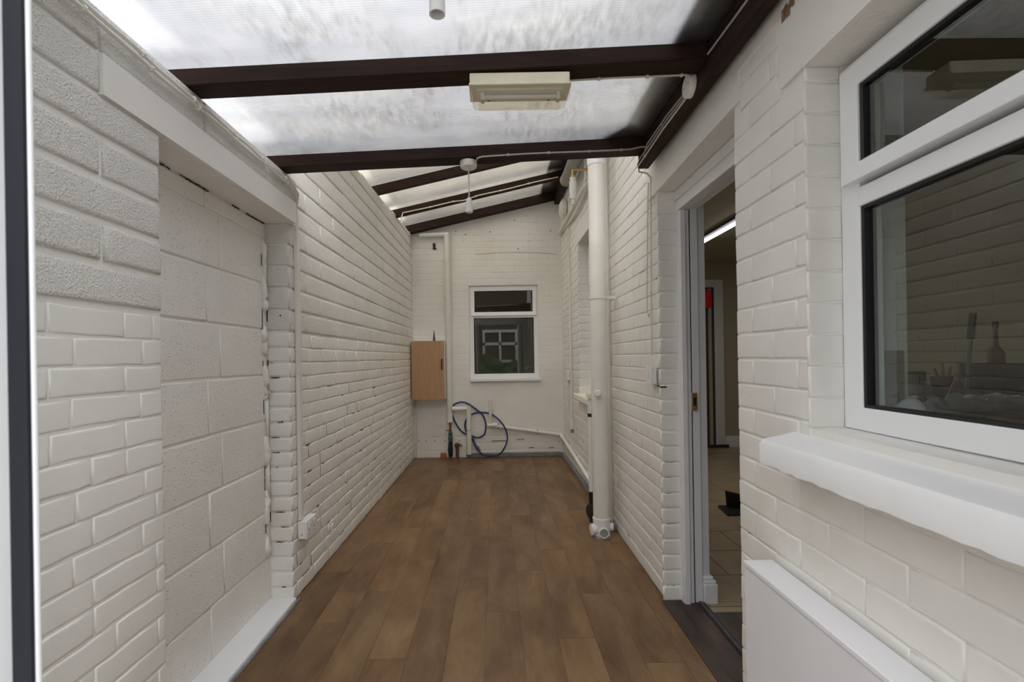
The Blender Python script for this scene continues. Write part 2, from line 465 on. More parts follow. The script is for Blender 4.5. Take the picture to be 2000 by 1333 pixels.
def courses(mb, O, U, V, N, ur, vr, ch_, length, joint, h, holes=(), mat=0, top=None, start=0.0, jit=0.0012, chf=0.004,
            bond='stretcher', gapmat=None, gaps=None, vj=None, wave=0.0):
    """lay courses between ur and vr; holes = (u0,u1,v0,v1); gaps(u,v) = chance of an open dark joint"""
    mb.cur = mat
    vj = joint if vj is None else vj
    k = 0; v = vr[0]
    while v < vr[1] - 0.015:
        va, vb = v + joint / 2, min(v + ch_ - joint / 2, vr[1])
        iv = [(ur[0], ur[1])]
        for (a, b, c, d) in holes:
            if vb > c + 0.01 and va < d - 0.01:
                nx = []
                for (p, q) in iv:
                    if b <= p or a >= q: nx.append((p, q)); continue
                    if a > p: nx.append((p, a))
                    if b < q: nx.append((b, q))
                iv = nx
        off = start + (length / 2 if k % 2 else 0)
        if bond == 'panel': off = start + (0.095 if k % 2 else 0)
        if bond == 'mixed': off = start + [0, length / 2, length * 0.25, length * 0.8, length * 0.5][(k * 3) % 5]
        # positions of joints
        js = []; p = ur[0] - length * 2 + off
        hk = 0
        while p < ur[1] + length:
            js.append(p)
            step = length
            if bond == 'english' and k % 3 == 1: step = length / 2
            if bond == 'mixed' and random.random() < 0.18: step = length / 2
            p += step
        for (p, q) in iv:
            cuts = [p] + [j for j in js if p + 0.03 < j < q - 0.03] + [q]
            for a, b in zip(cuts, cuts[1:]):
                a2 = a + (vj / 2 if a > p else 0); b2 = b - (vj / 2 if b < q else 0)
                vt = vb
                if top is not None:
                    t = top((a + b) / 2)
                    if va > t - 0.02: continue
                    vt = min(vb, t)
                dv = random.uniform(-wave, wave)
                brick(mb, O, U, V, N, a2, b2, va + dv * 0.5, vt + dv * 0.3, h, chf, jit)
                if gaps is not None:
                    g = gaps((a + b) / 2, v)
                    if random.random() < g:
                        mb.cur = gapmat
                        s0 = random.uniform(0, 0.5); s1 = s0 + random.uniform(0.12, 0.5)
                        w = random.uniform(0.0010, 0.0022) * (1.7 if g > 0.19 else 1.0)
                        zc = v + random.uniform(-0.002, 0.001)
                        ra = a2 + (b2 - a2) * s0; rb = a2 + (b2 - a2) * min(s1, 1.0); nn_ = 4 + int((rb - ra) / 0.02)
                        mb.tube([O + U * (ra + (rb - ra) * i_ / nn_) + V * (zc + random.uniform(-.0012, .0012)) + N * (h * 0.45) for i_ in range(nn_ + 1)], w, 5,
                                radii=[0.0003 if i_ in (0, nn_) else w * random.uniform(0.35, 1.0) for i_ in range(nn_ + 1)])
                        mb.cur = mat
                    if a > p and random.random() < g * 0.6:
                        mb.cur = gapmat
                        w = random.uniform(0.0012, 0.0024)
                        mb.obox(O, U, V, N, (a - w / 2, a + w / 2), (va + 0.006, vt - 0.003), (-0.004, h * 0.75))
                        mb.cur = mat
        v += ch_; k += 1

def slab_holes(mb, O, U, V, N, ur, vr, nr, holes, mat):
    """a solid wall slab pierced by rectangular openings"""
    mb.cur = mat
    us = sorted(set([ur[0], ur[1]] + [min(max(h[i], ur[0]), ur[1]) for h in holes for i in (0, 1)]))
    for a, b in zip(us, us[1:]):
        if b - a < 1e-6: continue
        m = (a + b) / 2
        segs = [(vr[0], vr[1])]
        for h in holes:
            if h[0] < m < h[1]:
                nx = []
                for p, q in segs:
                    if h[3] <= p or h[2] >= q: nx.append((p, q)); continue
                    if h[2] > p: nx.append((p, h[2]))
                    if h[3] < q: nx.append((h[3], q))
                segs = nx
        for p, q in segs: mb.obox(O, U, V, N, (a, b), (p, q), nr)

BK = 1.345   # height where the brick gives way to blocks on the left
RH = 0.007
# ---- left wall, near pier (X=-1.0), lintel, bricked-up doorway, far length
PN, PF = 1.4615, 2.43
FARY = 5.91
wl_ = MB()
LM = ['mortar', 'brick', 'block', 'panel_block', 'render', 'gap']
O1 = Vector((-1.0 - RH, 0, 0))
slab_holes(wl_, O1, Y_, Z, X, (0.36, PN), (0, 1.89), (-0.24, 0), [], 0)
slab_holes(wl_, O1, Y_, Z, X, (0.36, PF + 0.05), (1.89, 2.115), (-0.24, 0), [], 0)
courses(wl_, O1, Y_, Z, X, (0.40, PN), (0, BK), 0.0747, 0.225, 0.007, RH * 0.42, vj=0.004, chf=0.003, mat=1, start=0.13, bond='mixed', wave=0.003, jit=0.002)
courses(wl_, O1, Y_, Z, X, (0.40, PN), (BK + 0.004, 1.89), 0.109, 0.45, 0.017, RH * 1.25, vj=0.014, mat=2, start=0.17, chf=0.005)
courses(wl_, O1, Y_, Z, X, (0.40, 1.245), (1.89, 2.0), 0.110, 0.45, 0.011, RH * 1.2, vj=0.006, mat=2, start=0.12, chf=0.005)
courses(wl_, O1, Y_, Z, X, (0.40, PF + 0.04), (2.0, 2.115), 0.115, 0.45, 0.010, RH * 1.2, vj=0.006, mat=2, start=0.395, chf=0.005)
# concrete lintel over the bricked-up doorway
wl_.cur = 4
wl_.box(-1.14, -0.992, 1.245, PF + 0.02, 1.892, 1.998)
# recess panel of large blocks
OP = Vector((-1.14 - 0.006, 0, 0))
slab_holes(wl_, OP, Y_, Z, X, (PN, PF), (0, 1.89), (-0.10, 0), [], 0)
courses(wl_, OP, Y_, Z, X, (PN, PF), (0.007, 1.885), 0.2255, 0.90, 0.008, 0.006, vj=0.003, mat=3, start=0.4625, chf=0.003, bond='panel')
# open joint along the top of the panel
wl_.cur = 5
for k in range(16):
    y0 = PN + 0.02 + k * 0.0585
    if random.random() < 0.8:
        wl_.tube([(-1.139, y0 + 0.012 * i_, 1.8865 + random.uniform(-.0015, .0015)) for i_ in range(6)], 0.003, 5, radii=[random.uniform(.001, .0035) for i_ in range(6)])
# mortar snots down the far edge of the panel
wl_.cur = 0
for zc in (1.74, 1.56, 1.50, 1.33, 1.27, 1.12, 1.05, 0.80, 0.74, 0.52, 0.46, 0.30):
    yy = PF - 0.035
    pts = [(-1.137, yy + random.uniform(-.012, .012), zc + random.uniform(-.03, .03) + q) for q in (-0.05, -0.02, 0.01, 0.045)]
    wl_.tube(pts, 0.016, 8, radii=[0.006, random.uniform(.014, .022), random.uniform(.012, .02), 0.005])
for zc in (1.66, 0.92, 0.62):
    wl_.tube([(-1.137, PF - 0.018, zc - 0.1), (-1.137, PF - 0.02, zc + 0.1)], 0.009, 8)
wl_.cur = 5
for zc, hh in ((1.70, .06), (1.40, .12), (1.18, .05), (0.98, .07), (0.66, .05), (0.60, .06), (0.40, .08)):
    wl_.box(-1.139, -1.1365, PF - 0.051, PF - 0.0488, zc - hh / 2, zc + hh / 2)
    wl_.box(-1.139, -1.134, PF - 0.003, PF - 0.001, zc, zc + hh * 0.6)
# far length, X from -1.025 to -1.0, top rising with the roof
A = Vector((-1.025, PF, 0)); B = Vector((-1.0, FARY, 0))
UF = (B - A).normalized(); NF = Vector((UF.y, -UF.x, 0)); LF = (B - A).length
def top_far(u): return 2.592 + 0.039 * u
OF = A - NF * RH
a0 = OF - NF * 0.22; wl_.cur = 0
e = OF + UF * (LF + 0.1); e0 = a0 + UF * (LF + 0.1)
wl_.hexa([OF, a0, e0, e, OF + Z * top_far(0), a0 + Z * top_far(0), e0 + Z * top_far(LF), e + Z * top_far(LF)][::1])
def far_gaps(u, v):
    g = 0.03
    if v < 1.1: g = 0.20
    if v < 0.85 and u < 1.9: g = 0.50
    if v < 0.5: g = 0.42
    return g
courses(wl_, OF, UF, Z, NF, (0, LF), (0, BK), 0.0747, 0.225, 0.006, RH * 0.8, vj=0.004, chf=0.003, mat=1, start=0.05, bond='mixed', gapmat=5, gaps=far_gaps, wave=0.004, jit=0.0025)
courses(wl_, OF, UF, Z, NF, (0, LF), (BK + 0.004, 2.9), 0.109, 0.45, 0.010, RH * 1.1, vj=0.003, mat=2, start=0.21, top=top_far, chf=0.005, wave=0.002)
# pier end facing the camera
OE = Vector((-1.14, PF + 0.001, 0))
wl_.cur = 0
courses(wl_, OE, X, Z, -Y_, (0.004, 0.114), (0, BK), 0.0747, 0.3, 0.009, 0.006, mat=1, start=0.0, gapmat=5, gaps=lambda u, v: 0.6 if v < 1.2 else 0.12)
courses(wl_, OE, X, Z, -Y_, (0.004, 0.114), (BK + 0.004, 1.89), 0.109, 0.6, 0.010, 0.007, mat=2, start=0.3)
wl_.cur = 5
for zc in (1.82, 1.43, 0.90, 0.34): wl_.tube([(-1.07, PF - 0.004, zc), (-1.07, PF + 0.004, zc)], 0.0045, 8)
wl_.build('wall_left', LM, kind='structure')
# white painted ledge under the recess
lg = MB()
ys = [PN - 0.45 + k * 0.04 for k in range(36)]
lg.box(-1.145, -1.012, PN, PF + 0.0, 0, 0.022)
lg.box(-0.995, -0.978, 0.42, PN, 0, 0.022)
lg.build('baseboard_left', ['gloss_white'], kind='structure', bevel=0.006)
lg = MB(); lg.box(-1.012, -1.000, PN, PF + 0.02, 0, 0.008); lg.build('trim_1', ['grey_trim'], kind='structure')

# ---- right wall
DJ = 2.375              # far jamb of the kitchen doorway
DN = 1.585              # near jamb
XR = 0.81
wr = MB()
RM = ['mortar', 'brick', 'render', 'gap', 'rust']
# far length X=0.81 plane, tiny taper ignored, opening for the far window
FW = (3.62, 4.70, 0.83, 2.30)
OR = Vector((XR + RH, 0, 0))
slab_holes(wr, OR, Y_, Z, -X, (DJ, 6.2), (0, 3.6), (-0.203, 0), [FW], 0)
LINF = (3.45, 4.85, 2.30, 2.46)
def r_gaps(u, v): return 0.05
courses(wr, OR, Y_, Z, -X, (DJ - 0.0, FARY), (0.0, 3.12), 0.0755, 0.225, 0.005, RH * 0.55, vj=0.002, chf=0.0025, holes=[FW, LINF], mat=1, start=0.02, gapmat=3, gaps=r_gaps, wave=0.0015)
wr.cur = 2
wr.box(XR + 0.0005, XR + 0.12, LINF[0], LINF[1], LINF[2] - 0.003, LINF[3])
# near length, leaning in towards the camera
P0 = Vector((0.80, DJ, 0)); UN = Vector((-0.02, -1, 0)).normalized(); NN = Vector((-1, 0.02, 0)).normalized()
ON = P0 - NN * RH
def un(y): return (DJ - y) / (-UN.y)
dh = (0.0, un(DN), 0.0, 2.0)
wh = (un(1.208), un(0.44), 1.012, 1.91)
slab_holes(wr, ON, UN, Z, NN, (0, un(0.36)), (0, 3.2), (-0.235, 0), [dh, wh], 0)
wband = (un(1.33), un(0.2), 1.91, 2.3)
dband = (un(2.55), un(1.54), 2.0, 2.3)
courses(wr, ON, UN, Z, NN, (un(DN), un(0.38)), (0.012, 2.11), 0.0782, 0.225, 0.005, RH * 0.5, vj=0.002, chf=0.0025, holes=[wh, wband, dband], mat=1, start=0.10, wave=0.002, gapmat=3, gaps=lambda u, v: 0.03)
wr.cur = 2
wr.obox(ON, UN, Z, NN, (un(DJ) - 0.16, un(1.54)), (2.002, 2.2), (-0.02, RH + 0.001))
wr.obox(ON, UN, Z, NN, (un(1.31), un(0.38)), (1.912, 2.2), (-0.02, RH + 0.001))
wr.obox(ON, UN, Z, NN, (un(1.54), un(1.31)), (2.10, 2.2), (-0.02, RH + 0.0005))
# courses on the far door reveal, facing the camera
OJ = Vector((0.80, DJ + 0.002, 0))
courses(wr, OJ, X, Z, -Y_, (0.0, 0.1), (0.0, 2.0), 0.0755, 0.5, 0.006, 0.006, mat=1, start=0.25, gapmat=3, gaps=lambda u, v: 0.18)
# reveal of the near window's far side, facing the camera
XW = 0.80 - 0.02 * (DJ - 1.208)
OW = Vector((XW, 1.208, 0))
courses(wr, OW, X, Z, -Y_, (0.0, 0.088), (1.012, 1.91), 0.0782, 0.5, 0.004, 0.004, mat=1, start=0.25)
OW2 = Vector((XR, 4.70 + 0.004, 0))
courses(wr, OW2, X, Z, -Y_, (0.0, 0.11), (0.84, 2.30), 0.0755, 0.5, 0.006, 0.006, mat=1, start=0.25, gapmat=3, gaps=lambda u, v: 0.15)
# bare patch where paint has come off beside the roof beam
wr.cur = 4
for k in range(5):
    u = un(1.30) + k * 0.012 + random.uniform(-.004, .004)
    wr.obox(ON, UN, Z, NN, (u, u + random.uniform(.010, .02)), (2.085 + random.uniform(-.012, .008), 2.105 + random.uniform(0, .012)), (0, RH + 0.0018))
# missing mortar under the switch box
wr.cur = 3
wr.obox(OR, Y_, Z, -X, (DJ, DJ + 0.07), (1.045, 1.051), (0, RH + 0.0005))
wr.obox(OJ, X, Z, -Y_, (0.0, 0.03), (1.043, 1.050), (0, 0.0085))
wr.build('wall_right', RM, kind='structure')

# ---- back wall
wb = MB()
OB = Vector((0, FARY + 0.003, 0))
BWIN = (-0.315, 0.527, 0.935, 2.085)
slab_holes(wb, OB, X, Z, -Y_, (-1.05, 1.05), (0, 3.4), (-0.24, 0), [BWIN], 0)
courses(wb, OB, X, Z, -Y_, (-1.0, 0.82), (0.88, 3.12), 0.0755, 0.225, 0.004, 0.0014, vj=0.0012, holes=[BWIN], mat=1, start=0.07, chf=0.002, jit=0.001, gapmat=3, gaps=lambda u, v: 0.03)
courses(wb, OB, X, Z, -Y_, (-1.0, 0.82), (0.0, 0.34), 0.085, 0.24, 0.004, 0.0022, vj=0.0015, mat=1, start=0.02, chf=0.002, gapmat=3, gaps=lambda u, v: 0.15)
wb.cur = 2
wb.obox(OB, X, Z, -Y_, (-1.0, 0.82), (0.34, 0.88), (0, 0.0018))
wb.cur = 3
p = atY(848, 481, 5.9)
wb.box(p.x - 0.016, p.x + 0.014, 5.897, 5.91, p.z - 0.035, p.z + 0.035)
wb.box(p.x - 0.016, p.x + 0.03, 5.897, 5.91, p.z - 0.037, p.z - 0.03)
for px, py in ((957, 453), (890, 452), (1075, 451), (1005, 430), (909, 458), (1012, 486)):
    q = atY(px, py, 5.9); wb.box(q.x - 0.006, q.x + 0.006, 5.8995, 5.91, q.z - 0.004, q.z + 0.004)
for px in (818, 832, 849, 869, 897):
    q = atY(px, 862, 5.9); wb.tube([(q.x, 5.903, q.z), (q.x, 5.91, q.z)], 0.006, 8)
for a, b, c in ((1010, 1024, 859), (1072, 1082, 875), (1033, 1043, 875), (960, 990, 862)):
    q = atY(a, c, 5.9); r_ = atY(b, c, 5.9); wb.box(q.x, r_.x, 5.9055, 5.91, q.z - 0.003, q.z + 0.003)
# shallow relieving arch above the window
arc = [atY(930 + 160 * t / 14.0, 497.5 - 4.5 * math.sin(math.pi * t / 14.0), 5.9115) for t in range(15)]
for a, b in zip(arc, arc[1:]):
    wb.tube([a, b], 0.0016, 5)
wb.build('wall_back', ['mortar', 'brick', 'render', 'gap'], kind='structure')

# ---- floor planks
fl = MB(); planks = []
W_ = 0.1565; L_ = 0.955
first = {-7: 2.42, -6: 2.76, -5: 2.23, -4: 2.52, -3: 1.95, -2: 2.34, -1: 2.64, 0: 2.30, 1: 2.74, 2: 2.075, 3: 2.465, 4: 1.90, 5: 2.19}
fl.cur = 1
fl.box(-1.08, 0.80, 0.3, 5.95, -0.03, -0.0012); fl.box(0.80, 0.86, 2.38, 5.95, -0.03, -0.0012)
nb = len(fl.f)
plank_col = [(0, 0, 0)] * nb
fl.cur = 0
for c, e0 in first.items():
    x0 = -0.063 + W_ * c; x1 = x0 + W_
    x0 = max(x0, -1.06)
    if c >= 5: x1 = 0.86
    y = e0 - L_ * 3
    while y < 5.95:
        ya, yb = max(y, 0.30), min(y + L_, 5.93)
        if yb - ya > 0.01:
            n0 = len(fl.f)
            fl.box(x0 + 0.0006, x1 - 0.0006, ya + 0.0007, yb - 0.0007, -0.003, 0.0)
            cc = (random.random(), random.random(), random.random())
            plank_col += [cc] * (len(fl.f) - n0)
        y += L_
flo = fl.build('floor', ['vinyl', 'seam'], kind='structure')
at = flo.data.attributes.new('plank', 'FLOAT_COLOR', 'FACE')
for i, c in enumerate(plank_col): at.data[i].color = (*c, 1)
# grey coved trim at the foot of the back and right walls
g = MB()
q0 = atY(911, 889, 5.89)
g.box(q0.x, 0.775, 5.878, 5.908, 0.0, 0.055); g.build('baseboard_back', ['grey_trim'], kind='structure', bevel=0.008)
g = MB(); g.box(0.778, 0.808, 3.33, 5.90, 0.0, 0.05)
g.build('baseboard_right', ['grey_trim'], kind='structure', bevel=0.008)

# ---- front wall with the doorway the photograph is taken from
wf = MB()
slab_holes(wf, Vector((0, 0, 0)), X, Z, Y_, (-1.24, 1.0), (0, 2.17), (0.12, 0.36), [(-0.95, 0.70, 0, 2.06)], 0)
wf.build('wall_front', ['render'], kind='structure')
fd = MB(); fd.cur = 0
fd.box(-0.47, -0.4065, 0.30, 0.405, 0.0, 2.06)
fd.box(0.55, 0.60, 0.30, 0.36, 0.0, 2.06)
fd.box(-0.95, 0.70, 0.30, 0.36, 2.0, 2.06)
fd.box(-0.95, -0.90, 0.30, 0.36, 0.0, 2.0)
fd.box(-0.90, -0.47, 0.30, 0.36, 0.0, 0.75)
fd.box(0.66, 0.70, 0.30, 0.36, 0.0, 2.0)
fd.box(0.555, 0.60, -0.45, 0.30, 0.0, 2.0)
d1 = fd.build('door_1', ['upvc'], kind='structure')
# opened leaf edge: dark seal between two white faces
lf = MB(); lf.box(-0.90, -0.47, 0.325, 0.335, 0.75, 2.0); lf.build('side_glass', ['glass'], d1)
lf = MB(); lf.box(-0.4095, -0.3905, 0.405, 0.4085, 0.01, 2.0); lf.build('door_gasket', ['navy_rubber'], d1)
lf = MB(); lf.box(-0.3975, -0.3890, 0.4085, 0.414, 0.01, 2.0); lf.build('door_bead', ['upvc'], d1, bevel=0.002)

# ground outside behind the camera
g = MB(); g.box(-8, 8, -12, 0.3, -0.08, -0.03); g.build('floor.001', ['concrete'], kind='structure')

g = MB(); g.box(-7, 7, -9.2, -9.0, -0.03, 5.2); g.build('wall_opposite_house', ['far_brick'], kind='structure')
g = MB()
for x_ in (-3.2, 0.2, 3.4):
    for za in (1.0, 1.75, 2.30): g.box(x_ - .75, x_ + .75, -9.0, -8.93, za, za + 0.12)
    for xa_ in (x_ - .75, x_ - .05, x_ + .65): g.box(xa_, xa_ + .10, -9.0, -8.93, 1.12, 2.30)
g.build('trim_6', ['upvc'], kind='structure')
hb = MB()
for k in range(60):
    p_ = Vector((-5 + 10 * k / 59.0, -7.6 + random.uniform(-.2, .2), random.uniform(0.3, 1.0)))
    hb.lathe(p_ - Z * 0.35, Z, [(0.02, 0), (random.uniform(.25, .4), .15), (random.uniform(.3, .45), .4), (random.uniform(.15, .3), .62), (0.02, .75)], 9)
o = hb.build('hedge', ['hedge']); tag(o, 'low dark green garden hedge outside behind the doorway, glimpsed mirrored in the far window', 'hedge')
# ------------------------------------------------------------------ roof
def zb(x): return 2.121 + 0.035 * (x + 1.0)
def zb2(x, y): return 2.666 + 0.22 * (x + 1.0) + 0.039 * (y - 4.33)
s = MB()
ya, yb_ = 0.30, 2.44
def slab4(mb, x0, x1, y0, y1, f0, t):
    mb.hexa([(x0, y0, f0(x0, y0)), (x1, y0, f0(x1, y0)), (x1, y1, f0(x1, y1)), (x0, y1, f0(x0, y1)),
             (x0, y0, f0(x0, y0) + t), (x1, y0, f0(x1, y0) + t), (x1, y1, f0(x1, y1) + t), (x0, y1, f0(x0, y1) + t)])
slab4(s, -1.22, 0.79, ya, yb_, lambda x, y: zb(x) + 0.058, 0.010)
s.build('ceiling', ['sheet'], kind='structure')
s = MB(); slab4(s, -1.24, 0.80, 2.40, 5.905, lambda x, y: zb2(x, y) + 0.084, 0.010)
s.build('ceiling.001', ['sheet_far'], kind='structure')
# felt flashing lapped over the sheets along the house wall
s = MB()
slab4(s, 0.605, 0.785, 0.30, 2.22, lambda x, y: zb(x) + 0.070, 0.012)
s.hexa([(0.50, 2.33, zb(0.5) + .070), (0.785, 2.22, zb(.785) + .070), (0.785, 2.44, zb(.785) + .070), (0.44, 2.44, zb(.44) + .070),
        (0.50, 2.33, zb(0.5) + .082), (0.785, 2.22, zb(.785) + .082), (0.785, 2.44, zb(.785) + .082), (0.44, 2.44, zb(.44) + .082)])
s.hexa([(0.605, 2.19, zb(0.6) + .070), (0.785, 2.19, zb(.785) + .070), (0.785, 2.34, zb(.785) + .070), (0.50, 2.34, zb(.5) + .070),
        (0.605, 2.19, zb(0.6) + .082), (0.785, 2.19, zb(.785) + .082), (0.785, 2.34, zb(.785) + .082), (0.50, 2.34, zb(.5) + .082)])
o = s.build('roof_flashing', ['flash']); tag(o, 'dark felt flashing lapped over the near clear roof sheet beside the house wall', 'flashing')
s = MB(); slab4(s, 0.56, 0.80, 2.50, 5.905, lambda x, y: zb2(x, y) + 0.096, 0.012)
o = s.build('roof_flashing', ['flash']); tag(o, 'dark felt flashing over the far raised roof sheet beside the house wall', 'flashing')

def rafter(x0, x1, y0, y1, zf, h, label):
    m = MB()
    m.hexa([(x0, y0, zf(x0, y0)), (x1, y0, zf(x1, y0)), (x1, y1, zf(x1, y1)), (x0, y1, zf(x0, y1)),
            (x0, y0, zf(x0, y0) + h), (x1, y0, zf(x1, y0) + h), (x1, y1, zf(x1, y1) + h), (x0, y1, zf(x0, y1) + h)])
    o = m.build('rafter', ['rafter'], bevel=0.003); tag(o, label, 'rafter', 'dark stained roof rafters')
    return o
fz = lambda x, y: zb(x)
rafter(-1.2, 0.722, 0.98, 1.07, fz, 0.056, 'dark timber rafter overhead nearest the entrance, holding the cut-off lampholder at the top edge')
rafter(-1.2, 0.722, 1.61, 1.70, fz, 0.056, 'dark stained rafter carrying the rectangular bulkhead light')
rafter(-1.2, 0.722, 2.30, 2.39, fz, 0.056, 'dark stained rafter carrying the ceiling rose and hanging pendant, above the far yard wall')
rafter(-1.2, 0.74, 2.83, 2.88, zb2, 0.082, 'dark rafter of the raised far roof just behind the pendant rafter')
rafter(-1.2, 0.74, 3.56, 3.61, zb2, 0.082, 'second dark rafter of the raised far roof, mostly hidden by the pendant rafter')
rafter(-1.2, 0.74, 4.28, 4.33, zb2, 0.082, 'sloping dark rafter of the far roof seen just behind the pendant flex')
rafter(-1.2, 0.74, 5.01, 5.06, lambda x, y: zb2(x, y) - 0.022, 0.082, 'sloping dark far rafter with a cream cable clipped along it')
rafter(-1.2, 0.74, 5.80, 5.900, lambda x, y: zb2(x, y) - 0.012, 0.094, 'sloping dark rafter fixed along the top of the back wall')
m = MB(); m.hexa([(0.722, .36, 2.126), (.750, .36, 2.126), (.772, 2.41, 2.126), (.722, 2.41, 2.126), (0.722, .36, 2.236), (.750, .36, 2.236), (.772, 2.41, 2.236), (.722, 2.41, 2.236)])
o = m.build('wall_plate', ['plate'], bevel=0.003); tag(o, 'dark stained timber beam running along the house wall at the right under the near roof', 'beam')
m = MB(); m.hexa([(0.74, 2.5, 2.93), (0.80, 2.5, 2.93), (0.80, 5.9, 3.055), (0.74, 5.9, 3.055), (0.74, 2.5, 3.06), (0.80, 2.5, 3.06), (0.80, 5.9, 3.19), (0.74, 5.9, 3.19)])
o = m.build('wall_plate', ['plate'], bevel=0.003); tag(o, 'dark timber beam on the house wall holding the upper ends of the far sloping rafters', 'beam')

# ------------------------------------------------------------------ windows
def frame_ring(mb, O, U, V, N, u0, u1, v0, v1, w, n0, n1):
    mb.obox(O, U, V, N, (u0, u0 + w), (v0, v1), (n0, n1)); mb.obox(O, U, V, N, (u1 - w, u1), (v0, v1), (n0, n1))
    mb.obox(O, U, V, N, (u0 + w, u1 - w), (v0, v0 + w), (n0, n1)); mb.obox(O, U, V, N, (u0 + w, u1 - w), (v1 - w, v1), (n0, n1))
def mitre_ring(mb, O, U, V, N, u0, u1, v0, v1, w, n0, n1, n2=None):
    """mitred profile, the inner lip at depth n2"""
    n2 = n1 if n2 is None else n2
    def P(u, v, n): return O + U * u + V * v + N * n
    out = [(u0, v0), (u1, v0), (u1, v1), (u0, v1)]; inn = [(u0 + w, v0 + w), (u1 - w, v0 + w), (u1 - w, v1 - w), (u0 + w, v1 - w)]
    a = [mb.vert(P(*p, n0)) for p in out]; b = [mb.vert(P(*p, n1)) for p in out]
    c = [mb.vert(P(*p, n2)) for p in inn]; d = [mb.vert(P(*p, n0)) for p in inn]
    flip = U.cross(V).dot(N) < 0
    for R1, R2 in ((a, b), (b, c), (c, d), (d, a)):
        for j in range(4):
            q = (R1[j], R1[(j + 1) % 4], R2[(j + 1) % 4], R2[j]); mb.face(q[::-1] if flip else q)
def window(name, O, U, V, N, w, h, split, so=0.028, fw=0.055, sash=0.045):
    root = bpy.data.objects.new(name, None); COL.objects.link(root); root.location = O; root.matrix_world = Matrix.Translation(O); root['kind'] = 'structure'
    f = MB(); mitre_ring(f, O, U, V, N, 0, w, 0, h, fw, -0.06, 0.0, -0.006)
    f.obox(O, U, V, N, (fw, w - fw), (split, split + 0.045), (-0.055, -0.004))
    f.build('window_frame', ['upvc'], root, bevel=0.002)
    # opening top light stands proud
    s_ = MB(); mitre_ring(s_, O, U, V, N, 0.022, w - 0.022, split + so, h - 0.018, sash, -0.03, 0.016, 0.006)
    sa = s_.build('top_sash', ['upvc'], root, bevel=0.002)
    k = MB(); mitre_ring(k, O, U, V, N, 0.022 + sash, w - 0.022 - sash, split + so + sash, h - 0.018 - sash, 0.006, -0.03, 0.0, -0.004)
    mitre_ring(k, O, U, V, N, fw, w - fw, fw, split, 0.007, -0.04, -0.010, -0.012)
    k.build('glazing_seal', ['black'], root)
    p_ = MB(); p_.obox(O, U, V, N, (fw, w - fw), (fw, split), (-0.030, -0.022)); p_.build('glass_pane', ['glass'], root)
    p_ = MB(); p_.obox(O, U, V, N, (0.03 + sash - .01, w - 0.03 - sash + .01), (split + so + sash, h - 0.02 - sash), (-0.020, -0.012)); sub('glass_pane', p_, ['glass'], sa, root)
    return root
# back wall window
w1 = window('window_1', Vector((-0.315, 5.935, 0.955)), X, Z, -Y_, 0.842, 1.128, 0.735)
m = MB(); m.box(-0.31, 0.545, 5.865, 5.95, 0.918, 0.955); m.build('window_sill', ['upvc'], w1, bevel=0.006)
# far right window
w2 = window('window_2', Vector((0.92, 4.70, 0.85)), -Y_, Z, -X, 1.08, 1.45, 1.0)
m = MB(); m.box(0.755, 0.93, 3.58, 4.76, 0.79, 0.845); m.build('window_sill', ['render'], w2, bevel=0.008)
# large near window
WO = Vector((0.862, 1.205, 1.0155))
w3 = window('window_3', WO, UN, Z, NN, 0.765, 0.8755, 0.530, so=0.056, fw=0.053)
# concrete sill, top falling forward, rough lower arris
m = MB()
n = 34; ring = []
ya, yb_ = 1.28, 0.38
sx = 0.690
for k in range(n + 1):
    y = ya + (yb_ - ya) * k / n
    zl = 0.909 + random.uniform(-0.003, 0.003)
    ring.append([m.vert((0.87, y, 0.93)), m.vert((sx + 0.012, y, zl)), m.vert((sx + random.uniform(0, .0015), y, zl + 0.004)), m.vert((sx, y, 0.964)),
                 m.vert((sx + 0.008, y, 0.9755)), m.vert((0.775, y, 0.992)), m.vert((0.87, y, 1.015))])
for A_, B_ in zip(ring, ring[1:]):
    for j in range(7): m.face((A_[j], B_[j], B_[(j + 1) % 7], A_[(j + 1) % 7]))
m.face(ring[0]); m.face(ring[-1][::-1])
m.build('window_sill', ['sill_paint'], w3)
# inner sill board of the same window
m = MB(); m.box(0.915, 1.04, 0.44, 1.2065, 1.012, 1.031); m.build('inner_sill', ['inner_white'], w3, bevel=0.003)

# ------------------------------------------------------------------ kitchen door frame
root = bpy.data.objects.new('door_2', None); COL.objects.link(root); root['kind'] = 'structure'
XF = 0.888
m = MB()
m.box(XF, XF + 0.052, DJ - 0.035, DJ + 0.02, 0.0, 1.8995)          # jamb face towards the camera
m.box(XF + 0.004, XF + 0.030, DJ - 0.047, DJ - 0.035, 0.0, 1.8995)
m.box(XF, XF + 0.052, DN - 0.02, DJ + 0.02, 1.90, 1.995)
m.box(XF - 0.006, XF - 0.0003, DN - 0.02, DJ + 0.01, 1.95, 1.998)
m.build('door_frame', ['gloss_white'], root, bevel=0.004)
m = MB(); m.box(XF + 0.052, XF + 0.060, DJ - 0.02, DJ + 0.02, 0.0, 1.90); m.build('frame_gap', ['gap'], root)
m = MB(); m.box(XF + 0.060, XF + 0.096, DJ - 0.028, DJ + 0.02, 0.0, 1.91); m.box(XF + 0.056, XF + 0.096, DN - 0.02, DJ + 0.02, 1.905, 1.995)
m.build('door_lining', ['gloss_white'], root, bevel=0.003)
m = MB(); q = atY(1354, 785, DJ - 0.03); m.box(q.x - 0.012, q.x + 0.016, DJ - 0.040, DJ - 0.026, q.z - 0.042, q.z + 0.042); kp = m.build('lock_keep', ['brass'], root, bevel=0.002)
m = MB(); m.box(q.x - 0.003, q.x + 0.010, DJ - 0.0415, DJ - 0.0395, q.z - 0.02, q.z + 0.02); sub('keep_slot', m, ['black'], kp, root)
